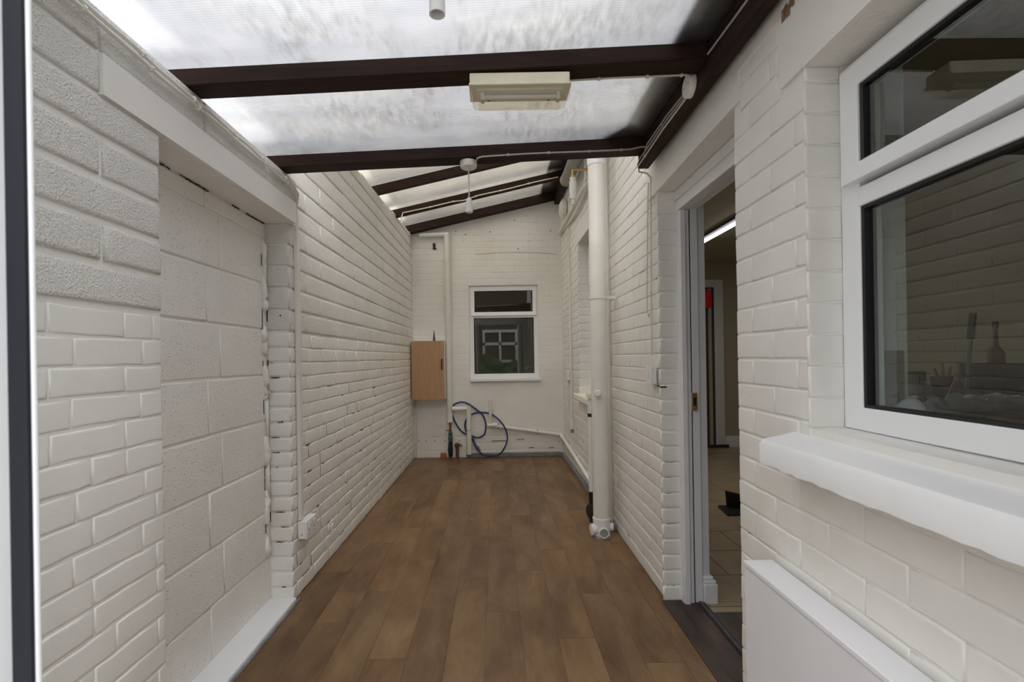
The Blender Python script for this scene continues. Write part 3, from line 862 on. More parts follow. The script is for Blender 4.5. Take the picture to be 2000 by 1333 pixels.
# plaster end of the inner wall with wrapped skirting
m = MB(); m.box(XF + 0.096, 1.018, DJ - 0.022, DJ + 0.05, 0.0, 2.0); m.build('trim_2', ['inner_white'], kind='structure')
m = MB(); m.box(0.985, 1.050, DJ - 0.042, DJ + 0.05, 0.0, 0.095); m.box(0.985, 1.045, DJ - 0.036, DJ + 0.05, 0.095, 0.11); m.box(0.985, 1.034, DJ - 0.030, DJ + 0.05, 0.11, 0.128)
m.build('trim_3', ['gloss_white'], kind='structure', bevel=0.004)
# threshold
m = MB(); m.box(0.795, 0.985, 1.30, DJ - 0.002, -0.02, 0.006); m.build('trim_4', ['threshold'], kind='structure', bevel=0.002)
m = MB(); m.box(0.955, 0.970, 1.30, DJ - 0.045, 0.006, 0.020); m.box(0.978, 0.984, 1.30, DJ - 0.045, 0.006, 0.014); m.build('trim_5', ['dark_pebble'], kind='structure')

# ------------------------------------------------------------------ kitchen behind
m = MB(); m.box(0.986, 1.6, 1.2, 2.255, 0.002, 0.005); m.build('trim_7', ['threshold'], kind='structure')
m = MB(); m.box(0.985, 4.4, -0.6, 6.3, -0.03, 0.002); m.build('floor.002', ['tiles'], kind='structure')
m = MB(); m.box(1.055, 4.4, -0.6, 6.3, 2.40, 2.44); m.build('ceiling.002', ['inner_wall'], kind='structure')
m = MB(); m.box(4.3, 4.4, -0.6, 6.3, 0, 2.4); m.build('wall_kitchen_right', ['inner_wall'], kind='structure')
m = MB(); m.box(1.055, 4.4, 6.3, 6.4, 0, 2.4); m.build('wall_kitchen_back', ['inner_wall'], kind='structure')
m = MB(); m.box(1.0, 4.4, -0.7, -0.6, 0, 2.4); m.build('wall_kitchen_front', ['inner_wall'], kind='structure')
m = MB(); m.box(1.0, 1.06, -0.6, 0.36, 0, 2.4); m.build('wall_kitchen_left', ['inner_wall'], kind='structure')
m = MB(); m.box(2.95, 4.3, 6.284, 6.30, 0, 0.13); m.box(2.95, 4.3, 6.288, 6.30, 0.13, 0.145); m.build('baseboard_kitchen', ['gloss_white'], kind='structure')
# inner doorway on the kitchen's back wall
root = bpy.data.objects.new('door_3', None); COL.objects.link(root); root['kind'] = 'structure'
xa = atY(1405, 700, 6.28).x; xl = xa - 1.0
m = MB()
m.box(xa - 0.06, xa + 0.06, 6.27, 6.30, 0, 2.17); m.box(xl + 0.1, xa - 0.06, 6.27, 6.30, 2.07, 2.17); m.box(xl, xl + 0.1, 6.27, 6.30, 2.07, 2.17); m.box(xl, xl + 0.1, 6.27, 6.30, 0, 2.07)
m.build('door_casing', ['inner_white'], root, bevel=0.006)
m = MB(); m.box(xl + 0.1, xa - 0.06, 6.285, 6.297, 0.0, 2.07); m.build('door_leaf', ['dark_pebble'], root)
m = MB(); m.box(xa - 0.14, xa - 0.10, 6.262, 6.285, 0.0, 2.05); m.build('door_stile', ['inner_wall'], root)
m = MB(); m.box(xa - 0.25, xa + 0.09, 6.24, 6.272, 0.0, 0.04); m.build('door_threshold', ['threshold'], root)
q = atY(1381, 584, 6.22)
m = MB(); m.box(q.x - 0.055, q.x + 0.055, 6.225, 6.262, q.z - 0.11, q.z + 0.11); o = m.build('notice_card', ['red'], bevel=0.003)
tag(o, 'bright red card fixed to the inner doorway seen through the open kitchen door', 'card')
# tube light on kitchen ceiling
root = thing('ceiling_light', (2.15, 4.4, 2.38), 'long lit white tube light on the kitchen ceiling seen through the open doorway', 'light')
m = MB(); m.box(2.09, 2.20, 3.2, 5.02, 2.375, 2.40); m.build('fitting', ['dark_pebble'], root)
m = MB(); m.tube([(2.145, 3.22, 2.36), (2.145, 5.0, 2.36)], 0.017, 12); m.build('tube', ['tube_light'], root)
ld = bpy.data.lights.new('tube_glow', 'AREA'); ld.shape = 'RECTANGLE'; ld.size = 0.04; ld.size_y = 1.75; ld.energy = 8; ld.color = (1, 0.96, 0.9)
lo = bpy.data.objects.new('tube_glow', ld); COL.objects.link(lo); lo.parent = root; lo.location = (2.145 - 2.15, 4.11 - 4.4, 2.338 - 2.38)
# dustpan on kitchen floor, just showing beside the pier
q = atY(1447, 985, 3.7)
root = thing('dustpan', (q.x, 3.7, 0.003), 'dark dustpan standing on the kitchen floor at the edge of the brick pier', 'dustpan')
m = MB(); m.hexa([(q.x - 0.15, 3.60, 0.004), (q.x + 0.14, 3.60, 0.004), (q.x + 0.12, 3.82, 0.004), (q.x - 0.12, 3.82, 0.004), (q.x - 0.15, 3.60, 0.012), (q.x + 0.14, 3.60, 0.012), (q.x + 0.12, 3.82, 0.016), (q.x - 0.12, 3.82, 0.016)])
m.build('pan', ['black'], root)
m = MB(); m.hexa([(q.x - 0.06, 3.80, 0.01), (q.x + 0.15, 3.62, 0.01), (q.x + 0.15, 3.64, 0.01), (q.x - 0.05, 3.83, 0.01), (q.x - 0.07, 3.80, 0.13), (q.x + 0.15, 3.62, 0.11), (q.x + 0.15, 3.64, 0.11), (q.x - 0.06, 3.83, 0.13)])
m.build('back', ['black'], root)

# worktop with decorating things, seen dimly through the large window
WT = 0.985
root = thing('worktop', (2.5, 2.3, 0), 'dark worktop in the kitchen holding the decorating tools behind the large window', 'worktop')
m = MB(); m.box(1.75, 3.3, 1.25, 3.0, WT - 0.04, WT); m.build('top', ['threshold'], root, bevel=0.004)
for a, b in ((1.8, 1.3), (3.2, 1.3), (1.8, 2.9), (3.2, 2.9)):
    m = MB(); m.box(a, a + 0.06, b, b + 0.06, 0.002, WT - 0.04); m.build('leg', ['threshold'], root)
q = atY(1940, 757, 2.35)
root = thing('bucket', (q.x, 2.35, WT), 'round black bucket with a pale rim on the worktop behind the large window', 'bucket')
m = MB(); m.lathe((q.x, 2.35, WT), Z, [(0.105, 0), (0.125, 0.12), (0.135, 0.135), (0.135, 0.15), (0.125, 0.15), (0.10, 0.02)]); m.build('body', ['black'], root)
m = MB(); m.lathe((q.x, 2.35, WT + 0.085), Z, [(0.120, 0), (0.136, 0), (0.138, 0.012), (0.124, 0.012)], caps=False); m.build('rim', ['grey_pipe'], root)
def at2(px, py, y): return atY(px, py, y)
q = at2(1845, 760, 2.2)
root = thing('brush_pot', (q.x, 2.2, WT), 'dark pot of paintbrushes left of the bucket behind the large window', 'pot')
m = MB(); m.lathe((q.x, 2.2, WT), Z, [(0.04, 0), (0.052, 0.1), (0.046, 0.1), (0.036, 0.01)]); m.build('pot', ['black'], root)
for dx, dz in ((-0.05, .14), (-0.01, .16), (0.03, .15)):
    m = MB(); m.tube([(q.x, 2.2, WT + 0.02), (q.x + dx, 2.2, WT + dz)], 0.006, 8); m.build('brush', ['oak'], root)
q = at2(1870, 755, 2.1)
root = thing('filling_knife', (q.x, 2.1, WT), 'pale broad filling knife standing blade down beside the bucket', 'knife')
m = MB(); m.hexa([(q.x - .055, 2.1, WT), (q.x + .055, 2.1, WT), (q.x + .055, 2.103, WT), (q.x - .055, 2.103, WT), (q.x - .012, 2.1, WT + .09), (q.x + .012, 2.1, WT + .09), (q.x + .012, 2.103, WT + .09), (q.x - .012, 2.103, WT + .09)]); m.build('blade', ['tile_sample'], root)
m = MB(); m.tube([(q.x, 2.1015, WT + .085), (q.x + 0.006, 2.1015, WT + .16)], 0.012, 10); m.build('handle', ['grey_pipe'], root)
q = at2(1888, 745, 2.25); t = at2(1900, 612, 2.25)
root = thing('roller_handle', (q.x, 2.25, WT), 'tall thin roller pole with a black grip leaning up from the worktop', 'roller')
mid = Vector((q.x, 2.25, q.z)).lerp(Vector((t.x, 2.25, t.z)), 0.62)
m = MB(); m.tube([(q.x - .004, 2.25, WT + 0.005), tuple(mid)], 0.008, 10); m.build('pole', ['grey_pipe'], root)
m = MB(); m.tube([tuple(mid), (t.x, 2.25, t.z)], 0.014, 10); m.build('grip', ['black'], root)
q = at2(1945, 700, 2.55)
root = thing('sealant_bottle', (q.x, 2.55, WT), 'slim dark bottle standing behind the bucket', 'bottle')
m = MB(); m.lathe((q.x, 2.55, WT), Z, [(0.034, 0), (0.036, 0.01), (0.036, 0.20), (0.012, 0.24), (0.010, 0.33)]); m.build('body', ['copper'], root)
m = MB(); m.lathe((q.x, 2.55, WT + 0.33), Z, [(0.013, 0), (0.013, 0.035)]); m.build('cap', ['black'], root)
q = at2(1786, 745, 1.95)
root = thing('paint_jar', (q.x, 1.95, WT), 'small pale jar with a green lid near the left edge of the large window', 'jar')
m = MB(); m.lathe((q.x, 1.95, WT), Z, [(0.034, 0), (0.036, 0.01), (0.036, 0.085), (0.028, 0.095)]); m.build('jar', ['tile_sample'], root)
m = MB(); m.lathe((q.x, 1.95, WT + 0.095), Z, [(0.036, 0), (0.036, 0.035), (0.03, 0.04)]); m.build('lid', ['green'], root)
q = at2(1880, 780, 1.8)
m = MB(); nx, ny = 22, 14; g0 = []
for i in range(nx):
    for j in range(ny):
        x = q.x - 0.22 + 0.42 * i / (nx - 1); y = 1.66 + 0.28 * j / (ny - 1)
        e_ = min(i, nx - 1 - i, j, ny - 1 - j)
        g0.append(m.vert((x, y, WT + 0.004 + (0.0 if e_ == 0 else random.uniform(0.008, 0.05)))))
m.smooth = True
for i in range(nx - 1):
    for j in range(ny - 1): m.face((g0[i * ny + j], g0[(i + 1) * ny + j], g0[(i + 1) * ny + j + 1], g0[i * ny + j + 1]))
o = m.build('dust_sheet', ['grey_fabric']); tag(o, 'crumpled grey-blue dust sheet lying on the worktop in front of the bucket', 'dust sheet')
sd = o.modifiers.new('solid', 'SOLIDIFY'); sd.thickness = 0.002
# tile sample and bulb on the inner sill
m = MB(); m.box(0.930, 1.004, 1.195, 1.204, 1.031, 1.203); o = m.build('tile_sample', ['tile_sample'], bevel=0.001); tag(o, 'mottled stone tile standing upright in the inner corner of the large window', 'tile')
bc = Vector((0.990, 1.162, 1.0600))
root = thing('light_bulb', (bc.x, bc.y, 1.032), 'white globe light bulb lying on the sill inside the large window', 'bulb')
ax = Vector((-1.0, -0.12, -0.2)).normalized()
m = MB(); m.lathe(bc, ax, [(0.001, -0.028), (0.014, -0.0245), (0.024, -0.015), (0.0285, 0), (0.026, 0.012), (0.019, 0.028), (0.015, 0.04)]); m.build('globe', ['bulb'], root)
m = MB(); m.lathe(bc + ax * 0.04, ax, [(0.0155, 0), (0.0135, 0.008), (0.0125, 0.03), (0.006, 0.034)]); m.build('cap', ['plastic'], root)

# room behind the back window
m = MB()
m.box(-1.3, 1.3, 8.4, 8.5, 0, 2.9); m.box(-1.4, -1.3, 6.15, 8.5, 0, 2.9); m.box(0.9, 0.99, 6.16, 8.5, 0, 2.9); m.box(-1.4, 1.0, 6.15, 8.5, 2.9, 3.0)
m.build('wall_rear', ['inner_wall'], kind='structure')
m = MB(); m.box(-1.4, 1.0, 6.15, 8.5, -0.05, 0.0); m.build('floor.003', ['tiles'], kind='structure')

# ------------------------------------------------------------------ boxing at lower right
root = thing('pipe_boxing', (0.72, 0.9, 0), 'low white painted boxing against the brick below the large window sill', 'boxing')
m = MB(); m.box(0.694, 0.704, 0.37, 1.375, 0.0, 0.602); m.build('front_board', ['gloss_white'], root, bevel=0.002)
m = MB(); m.hexa([(.691, .37, .602), (.757, .37, .602), (.775, 1.378, .602), (.691, 1.378, .602), (.691, .37, .617), (.757, .37, .617), (.775, 1.378, .617), (.691, 1.378, .617)]); m.build('lid', ['gloss_white'], root, bevel=0.003)
m = MB(); m.box(0.704, 0.774, 1.361, 1.375, 0.0, 0.602); m.build('end_board', ['gloss_white'], root)

# ------------------------------------------------------------------ lights
root = thing('bulkhead_light', (0.094, 1.66, 2.145), 'yellowed rectangular bulkhead light with clear ribbed cover under the rafter', 'light')
m = MB(); m.box(-0.072, 0.262, 1.615, 1.712, 2.112, 2.150); m.build('body', ['aged_plastic'], root, bevel=0.004)
m = MB(); x0, x1, y0, y1 = -0.074, 0.266, 1.606, 1.716
m.box(x0, x1, y0, y1, 2.104, 2.112); m.build('rim', ['aged_plastic'], root, bevel=0.002)
m = MB()
prof = [(0, 2.105, 0), (0.004, 2.086, 0), (0.010, 2.070, 0), (0.022, 2.061, 0)]
rr = []
for ins, z, _ in prof:
    rr.append([m.vert((x0 + 0.004 + ins, y0 + 0.004 + ins, z)), m.vert((x1 - 0.004 - ins, y0 + 0.004 + ins, z)), m.vert((x1 - 0.004 - ins, y1 - 0.004 - ins, z)), m.vert((x0 + 0.004 + ins, y1 - 0.004 - ins, z))])
for A_, B_ in zip(rr, rr[1:]):
    for j in range(4): m.face((A_[j], B_[j], B_[(j + 1) % 4], A_[(j + 1) % 4]))
m.face(rr[-1][::-1]); cv = m.build('cover', ['lamp_glass'], root, bevel=0.003)
m = MB()
for k in range(9):
    y = y0 + 0.03 + k * 0.0065
    m.box(x0 + 0.03, x1 - 0.03, y, y + 0.002, 2.0600, 2.0615)
sub('cover_ribs', m, ['lamp_glass'], cv, root)
m = MB(); m.box(-0.05, 0.24, 1.63, 1.70, 2.098, 2.104); m.build('gear_tray', ['plastic'], root)
m = MB(); m.tube([(-0.03, 1.655, 2.088), (0.22, 1.655, 2.088)], 0.008, 10); m.build('tube', ['plastic'], root)
for xx in (-0.036, 0.220):
    m = MB(); m.box(xx, xx + 0.012, 1.642, 1.668, 2.074, 2.098); m.build('tube_holder', ['cream_plastic'], root)
for xx in (-0.012, 0.196):
    m = MB(); m.box(xx, xx + 0.006, 1.68, 1.686, 2.0965, 2.0985); m.box(xx, xx + 0.006, 1.694, 1.70, 2.0965, 2.0985); m.build('vent_slot', ['black'], root)

def pendant(x, y, ztop, zbot, label):
    root = thing('pendant_light', (x, y, ztop), label, 'pendant light', 'bare pendant lampholders')
    m = MB(); m.lathe((x, y, ztop), -Z, [(0.041, 0), (0.041, 0.018), (0.038, 0.028), (0.030, 0.033), (0.006, 0.036)]); m.build('ceiling_rose', ['cream_plastic'], root)
    m = MB(); m.tube([(x, y, ztop - 0.034), (x + 0.001, y, (ztop + zbot) / 2), (x, y, zbot + 0.066)], 0.003, 8); m.build('flex', ['cable'], root)
    m = MB(); m.lathe((x, y, zbot + 0.070), -Z, [(0.006, 0), (0.012, 0.006), (0.0135, 0.012), (0.0135, 0.030)]); m.build('lampholder_top', ['plastic'], root)
    m = MB(); m.lathe((x, y, zbot + 0.039), -Z, [(0.0170, 0), (0.0170, 0.039), (0.0145, 0.039), (0.0145, 0.012)]); sk = m.build('lampholder_skirt', ['plastic'], root)
    m = MB(); m.lathe((x, y, zbot + 0.03), -Z, [(0.0125, 0), (0.0125, 0.004)]); sub('socket', m, ['gap'], sk, root)
    return root
pendant(-0.116, 2.345, zb(-0.16) - 0.001, 1.905, 'bare white pendant lampholder hanging by its flex from a round ceiling rose in mid yard')
pendant(-0.112, 1.03, zb(-0.16) - 0.001, 1.930, 'white lampholder cut off by the top of the picture, nearest overhead')

# ------------------------------------------------------------------ cables
def cable(pts, r, mat, label, clips=(), name='cable', clipmat=None, cat='cable'):
    root = thing(name, pts[0], label, cat)
    m = MB(); m.tube(pts, r, 8); m.build('sheath', [mat], root)
    P = [Vector(p) for p in pts]
    ln = [0]
    for a, b in zip(P, P[1:]): ln.append(ln[-1] + (b - a).length)
    for t in clips:
        d = t * ln[-1]
        for k in range(len(P) - 1):
            if ln[k] <= d <= ln[k + 1]:
                p = P[k].lerp(P[k + 1], (d - ln[k]) / max(1e-6, ln[k + 1] - ln[k])); u = (P[k + 1] - P[k]).normalized()
                m = MB(); m.tube([p - u * 0.004, p + u * 0.004], r * 1.9, 8); m.build('clip', [clipmat or mat], root)
                break
    return root
def wob(p0, p1, n, a):
    p0, p1 = Vector(p0), Vector(p1)
    return [p0.lerp(p1, k / n) + (Vector((0, random.uniform(-a, a), random.uniform(-a, a))) if 0 < k < n else Vector()) for k in range(n + 1)]
def wobz(p0, p1, n, a):
    p0, p1 = Vector(p0), Vector(p1)
    return [p0.lerp(p1, k / n) + (Vector((random.uniform(-a * .3, a * .3), 0, random.uniform(-a, a))) if 0 < k < n else Vector()) for k in range(n + 1)]
xc = -0.982
cable(wobz((xc, 0.45, 2.058), (xc, 2.40, 2.052), 22, 0.005) + [(xc - .003, 2.45, 2.03), (-1.012, 2.485, 1.98), (-1.012, 2.495, 1.86)], 0.0055, 'cream_plastic',
      'lower cream painted cable clipped along the top of the near left wall', [0.12 + 0.105 * k for k in range(8)])
cable(wobz((xc, 0.45, 2.078), (xc, 2.40, 2.066), 22, 0.005) + [(xc - .003, 2.46, 2.045), (-1.012, 2.505, 1.99), (-1.012, 2.515, 1.86)], 0.0055, 'cream_plastic',
      'upper of two cream cables along the top of the near left wall', [0.10 + 0.105 * k for k in range(8)])
# cable on pendant rafter
yf = 2.296
cable([(-0.08, 2.33, 2.138), (-0.072, yf, 2.145)] + [(x, yf, zb(x) - 0.001 + 0.002 * math.sin(x * 9)) for x in [-0.05 + k * 0.05 for k in range(15)]] + [(0.70, yf, zb(.7) + .006), (0.716, 2.28, 2.18)], 0.0036, 'grey_cable',
      'thin grey cable clipped along the rafter from the pendant rose to the right beam', [0.22, 0.45, 0.68, 0.86], clipmat='grey_cable')
yf = 1.605
cable([(0.255, 1.690, zb(.26) - 0.006)] + [(x, 1.690, zb(x) - 0.0036 - 0.0012 * (1 + math.sin(x * 11))) for x in [0.28 + k * 0.04 for k in range(11)]] + [(0.700, 1.705, zb(.7) - 0.004), (0.716, 1.72, 2.195)], 0.0034, 'cable',
      'cream cable running from the bulkhead light to the round junction box', [0.25, 0.6, 0.85])
# cables along the right beam
xb = 0.7185
cable([(xb, 1.72, 2.20), (xb, 1.5, 2.192), (xb, 1.2, 2.185), (xb, 0.8, 2.185), (xb, 0.42, 2.18)], 0.0036, 'grey_cable', 'thin grey cable on the beam between the junction box and the top of the picture', [0.3, 0.6])
cable([(xb, 1.79, 2.172), (xb, 2.0, 2.185), (xb, 2.25, 2.182), (xb, 2.29, 2.168)], 0.0036, 'grey_cable', 'uppermost of three grey cables behind the junction box along the beam')
cable([(xb, 1.80, 2.160), (xb, 2.0, 2.168), (xb, 2.38, 2.160), (xb, 2.41, 2.145)], 0.0036, 'grey_cable', 'middle of three grey cables behind the junction box along the beam', [0.4])
cable([(xb, 1.80, 2.148), (xb, 2.05, 2.150), (xb, 2.40, 2.136), (0.73, 2.425, 2.118), (0.775, 2.44, 2.115), (0.797, 2.455, 2.10), (0.800, 2.46, 2.05)] + wobz((0.800, 2.465, 2.0), (0.800, 2.49, 1.20), 14, 0.002) , 0.0040, 'cable',
      'cable from the beam running down the brick to the switch box beside the doorway', [0.3, 0.55, 0.8])
cable([(0.800, 2.50, 2.09)] + wobz((0.800, 2.515, 2.0), (0.800, 2.56, 1.42), 10, 0.002) + [(0.800, 2.535, 1.405), (0.800, 2.51, 1.42)], 0.0036, 'cable', 'painted cable with a hooked end stopping halfway down the brick beside the doorway', [0.3, 0.7])
# round junction box
q = atX(1352, 168, 0.722)
root = thing('junction_box', (0.722, q.y, q.z), 'round cream junction box fixed to the dark beam at the upper right', 'junction box')
m = MB(); m.lathe((0.721, q.y, q.z), -X, [(0.041, 0), (0.041, 0.017), (0.038, 0.021), (0.001, 0.022)]); m.build('body', ['cream_plastic'], root)
for s_ in (-1, 1):
    m = MB(); m.lathe((0.700, q.y + s_ * 0.02, q.z), -X, [(0.003, 0), (0.003, 0.0015)], 10); m.build('screw', ['grey_cable'], root)
# cable on far rafter
yf = 5.004
pts = [atY(782, 432, yf - .02), atY(787, 416, yf), atY(840, 405, yf), atY(885, 394, yf), atY(905, 392, yf), atY(935, 382, yf), atY(990, 370, yf), atY(1040, 357, yf), atY(1090, 346, yf)]
cable(pts, 0.006, 'aged_plastic', 'cream cable clipped along the far sloping rafter down to the left wall', [0.22, 0.36, 0.5, 0.65, 0.82])

# ------------------------------------------------------------------ trunking and socket box on the left wall
root = thing('cable_trunking', (-1.018, 2.50, 0.4), 'narrow white vertical trunking on the left wall above the socket box', 'trunking')
m = MB(); m.box(-1.024, -1.004, 2.487, 2.520, 0.385, 1.875); m.build('cover', ['cream_plastic'], root, bevel=0.002)
root = thing('surface_socket', (-1.0, 2.55, 0.33), 'white surface socket box at the foot of the trunking on the left wall', 'socket')
m = MB(); m.box(-1.022, -0.985, 2.478, 2.618, 0.293, 0.380); m.build('back_box', ['plastic'], root, bevel=0.002)
m = MB(); m.box(-0.985, -0.975, 2.476, 2.620, 0.291, 0.382); fp = m.build('face_plate', ['plastic'], root, bevel=0.003)
for y in (2.512, 2.575):
    m = MB(); m.box(-0.975, -0.970, y - 0.012, y + 0.012, 0.345, 0.368); sub('switch', m, ['plastic'], fp, root, bevel=0.001)
    m = MB(); m.box(-0.9752, -0.9744, y - 0.003, y + 0.003, 0.325, 0.333); m.box(-0.9752, -0.9744, y - 0.014, y - 0.008, 0.307, 0.311); m.box(-0.9752, -0.9744, y + 0.008, y + 0.014, 0.307, 0.311); sub('socket_holes', m, ['black'], fp, root)
m = MB(); m.tube([(-1.0, 2.474, 0.315), (-1.0, 2.479, 0.315)], 0.003, 8); m.build('screw', ['grey_pipe'], root)
# hook in the brick
q = atX(650, 1030, -1.012)
m = MB(); m.tube([(-1.013 + 0.012 * (k > 8), q.y + 0.02 * math.cos(k * 0.5), q.z + 0.02 * math.sin(k * 0.5)) for k in range(11)], 0.004, 8)
o = m.build('wall_hook', ['plastic']); tag(o, 'small white curled hook low on the left brick wall past the socket', 'hook')

# switch box beside doorway
q = atX(1266, 741, 0.79)
root = thing('switch_box', (0.80, 2.49, 1.1), 'white surface switch box on the brick just left of the kitchen doorway', 'switch')
m = MB(); m.box(0.785, 0.805, 2.435, 2.52, 1.055, 1.145); m.build('back_box', ['plastic'], root, bevel=0.002)
m = MB(); m.box(0.777, 0.785, 2.434, 2.521, 1.054, 1.146); fp = m.build('face_plate', ['plastic'], root, bevel=0.002)
m = MB(); m.box(0.773, 0.777, 2.468, 2.484, 1.085, 1.115); sub('rocker', m, ['plastic'], fp, root, bevel=0.001)

# ------------------------------------------------------------------ cupboard on the back wall
root = thing('meter_cupboard', (-0.79, 5.81, 0.72), 'light oak effect wall cupboard with a white side in the back left corner', 'cupboard')
m = MB(); m.box(-0.985, -0.600, 5.72, 5.905, 0.725, 1.412); m.build('body', ['plastic'], root, bevel=0.002)
m = MB(); m.box(-0.988, -0.603, 5.698, 5.719, 0.722, 1.415)
dr = m.build('door', ['oak'], root, bevel=0.003)
m = MB(); frame_ring(m, Vector((0, 5.698, 0)), X, Z, -Y_, -0.905, -0.665, 0.795, 1.355, 0.004, 0.0, 0.0025); sub('door_moulding', m, ['oak'], dr, root)
q = atY(863, 712, 5.69)
m = MB(); m.tube([(q.x, 5.698, q.z - .058), (q.x, 5.678, q.z - .058), (q.x, 5.672, q.z - 0.045), (q.x, 5.672, q.z + .045), (q.x, 5.678, q.z + .058), (q.x, 5.698, q.z + .058)], 0.008, 8); sub('handle', m, ['black'], dr, root)
q = atY(848, 666, 5.75)
m = MB(); m.hexa([(q.x - 0.016, 5.745, 1.413), (q.x + 0.016, 5.745, 1.413), (q.x + 0.016, 5.765, 1.413), (q.x - 0.016, 5.765, 1.413), (q.x - 0.003, 5.752, 1.545), (q.x + 0.001, 5.752, 1.545), (q.x + 0.001, 5.757, 1.545), (q.x - 0.003, 5.757, 1.545)])
o = m.build('timber_wedge', ['dark_pebble']); tag(o, 'dark pointed wedge standing on top of the oak effect cupboard', 'wedge')

# ------------------------------------------------------------------ pipes on the back wall
root = thing('downpipe', (-0.56, 5.86, 0.44), 'white downpipe with a short horizontal top branch left of the back window', 'pipe')
xd = atY(875, 600, 5.865).x
m = MB(); m.tube([(xd, 5.865, 0.437), (xd, 5.865, 2.70)], 0.034, 20); m.build('pipe', ['cream_plastic'], root)
m = MB(); m.tube([(-0.895, 5.868, 2.702), (xd + 0.02, 5.868, 2.702)], 0.028, 18); m.build('top_branch', ['plastic'], root)
m = MB(); m.tube([(xd, 5.865, 0.55), (xd, 5.865, 0.44)], 0.037, 20); m.build('collar', ['plastic'], root)
root = thing('stop_valve', (xd, 5.86, 0.0), 'brown supply pipe with a green valve and black lagging beneath the downpipe', 'valve')
x2 = xd + 0.005
m = MB(); m.tube([(x2, 5.86, 0.30), (x2, 5.86, 0.43)], 0.013, 12); m.build('riser', ['copper'], root)
m = MB(); m.lathe((x2, 5.86, 0.20), Z, [(0.012, 0), (0.026, 0.012), (0.030, 0.05), (0.020, 0.075), (0.028, 0.10), (0.014, 0.13)], 14); m.build('valve_body', ['green'], root)
m = MB(); m.tube([(x2 - 0.045, 5.845, 0.34), (x2 + 0.02, 5.845, 0.34)], 0.006, 8); m.build('tap_handle', ['copper'], root)
m = MB(); m.tube([(x2, 5.86, 0.02), (x2 - 0.004, 5.86, 0.10), (x2, 5.86, 0.20)], 0.026, 12, radii=[0.022, 0.030, 0.024]); m.build('lagging', ['black'], root)
m = MB(); q = atY(866, 888, 5.85)
m.hexa([(q.x - .035, 5.83, 0.001), (q.x + .035, 5.83, 0.001), (q.x + .035, 5.88, 0.001), (q.x - .035, 5.88, 0.001), (q.x - .033, 5.83, 0.07), (q.x + .035, 5.83, 0.065), (q.x + .035, 5.88, 0.065), (q.x - .033, 5.88, 0.07)])
o = m.build('clay_block', ['terracotta'], bevel=0.006); tag(o, 'small orange clay block on the floor beside the black lagged pipe', 'block')
xt = atY(893, 880, 5.86).x
root = thing('standpipe_tap', (xt, 5.86, 0), 'short rusty brown standpipe tap at the foot of the back wall', 'tap')
m = MB(); m.tube([(xt, 5.862, 0.0), (xt, 5.862, 0.17)], 0.020, 12); m.build('pipe', ['copper'], root)
m = MB(); m.lathe((xt, 5.862, 0.13), Z, [(0.02, 0), (0.030, 0.01), (0.030, 0.045), (0.018, 0.055)], 12); m.tube([(xt, 5.862, 0.16), (xt + 0.045, 5.85, 0.165), (xt + 0.055, 5.845, 0.14)], 0.010, 8); m.build('tap_body', ['copper'], root)
# gully standpipe, white
xg = atY(916, 840, 5.85).x; zt = atY(899, 799, 5.85).z
root = thing('waste_standpipe', (xg, 5.85, 0.0), 'white waste pipe standing on the grey trim with a short elbow to the left', 'pipe')
m = MB(); m.tube([(xg, 5.845, 0.05), (xg, 5.845, 0.335)], 0.030, 16); m.build('lower_pipe', ['cream_plastic'], root)
m = MB(); m.tube([(xg, 5.845, 0.335), (xg, 5.845, 0.34)], 0.026, 16); m.build('joint_ring', ['gap'], root)
m = MB(); m.tube([(xg, 5.845, 0.34), (xg, 5.845, zt + 0.03)], 0.030, 16); m.build('upper_pipe', ['cream_plastic'], root)
m = MB(); m.lathe((xg - 0.02, 5.845, zt), -X, [(0.026, 0), (0.026, 0.14), (0.029, 0.142), (0.029, 0.175), (0.022, 0.175), (0.022, 0.12)], 18); m.build('elbow_arm', ['plastic'], root)
# waste pipe sloping to the right corner and on along the right wall
pa = atY(955, 831, 5.868); pb = atY(1088, 849, 5.868)
root = thing('waste_pipe', pa, 'thin white waste pipe sloping across the back wall and down along the right wall', 'pipe')
m = MB(); m.tube([pa, pb], 0.019, 14); m.build('back_run', ['plastic'], root)
c0 = Vector((0.775, 5.85, pb.z - 0.01))
m = MB(); m.tube([pb - Vector((0.01, 0, 0)), Vector((0.765, 5.867, pb.z - 0.003)), c0, Vector((0.782, 5.70, c0.z - 0.02))], 0.023, 14); m.build('corner_elbow', ['plastic'], root)
pe = atX(1150, 935, 0.784)
m = MB(); m.tube([Vector((0.784, 5.72, c0.z - 0.018)), Vector((0.784, pe.y - 0.3, pe.z - 0.02))], 0.019, 14); m.build('side_run', ['plastic'], root)
m = MB(); m.tube([pa + Vector((0.02, 0, -0.015)), pa + Vector((0.02, 0, 0.30))], 0.019, 12); m.build('upright', ['cream_plastic'], root)
m = MB(); m.lathe(pa - Vector((0.02, 0, 0)), X, [(0.0225, 0), (0.0225, 0.12)], 14); m.build('tee', ['plastic'], root)
for px_, py_ in ((973, 833), (1050, 843)):
    q = atY(px_, py_, 5.875); m = MB(); m.tube([q - Vector((0.006, 0, 0)), q + Vector((0.006, 0, 0))], 0.023, 14); m.box(q.x - .006, q.x + .006, 5.88, 5.905, q.z - .035, q.z + .01); m.build('bracket', ['grey_pipe'], root)
for yy in (5.3, 4.8, 4.3, 3.85):
    t = (5.72 - yy) / (5.72 - pe.y + 0.3); zc = (c0.z - 0.018) * (1 - t) + (pe.z - 0.02) * t
    m = MB(); m.box(0.78, 0.808, yy - 0.012, yy + 0.012, zc - 0.006, zc + 0.024); m.build('clip', ['plastic'], root)
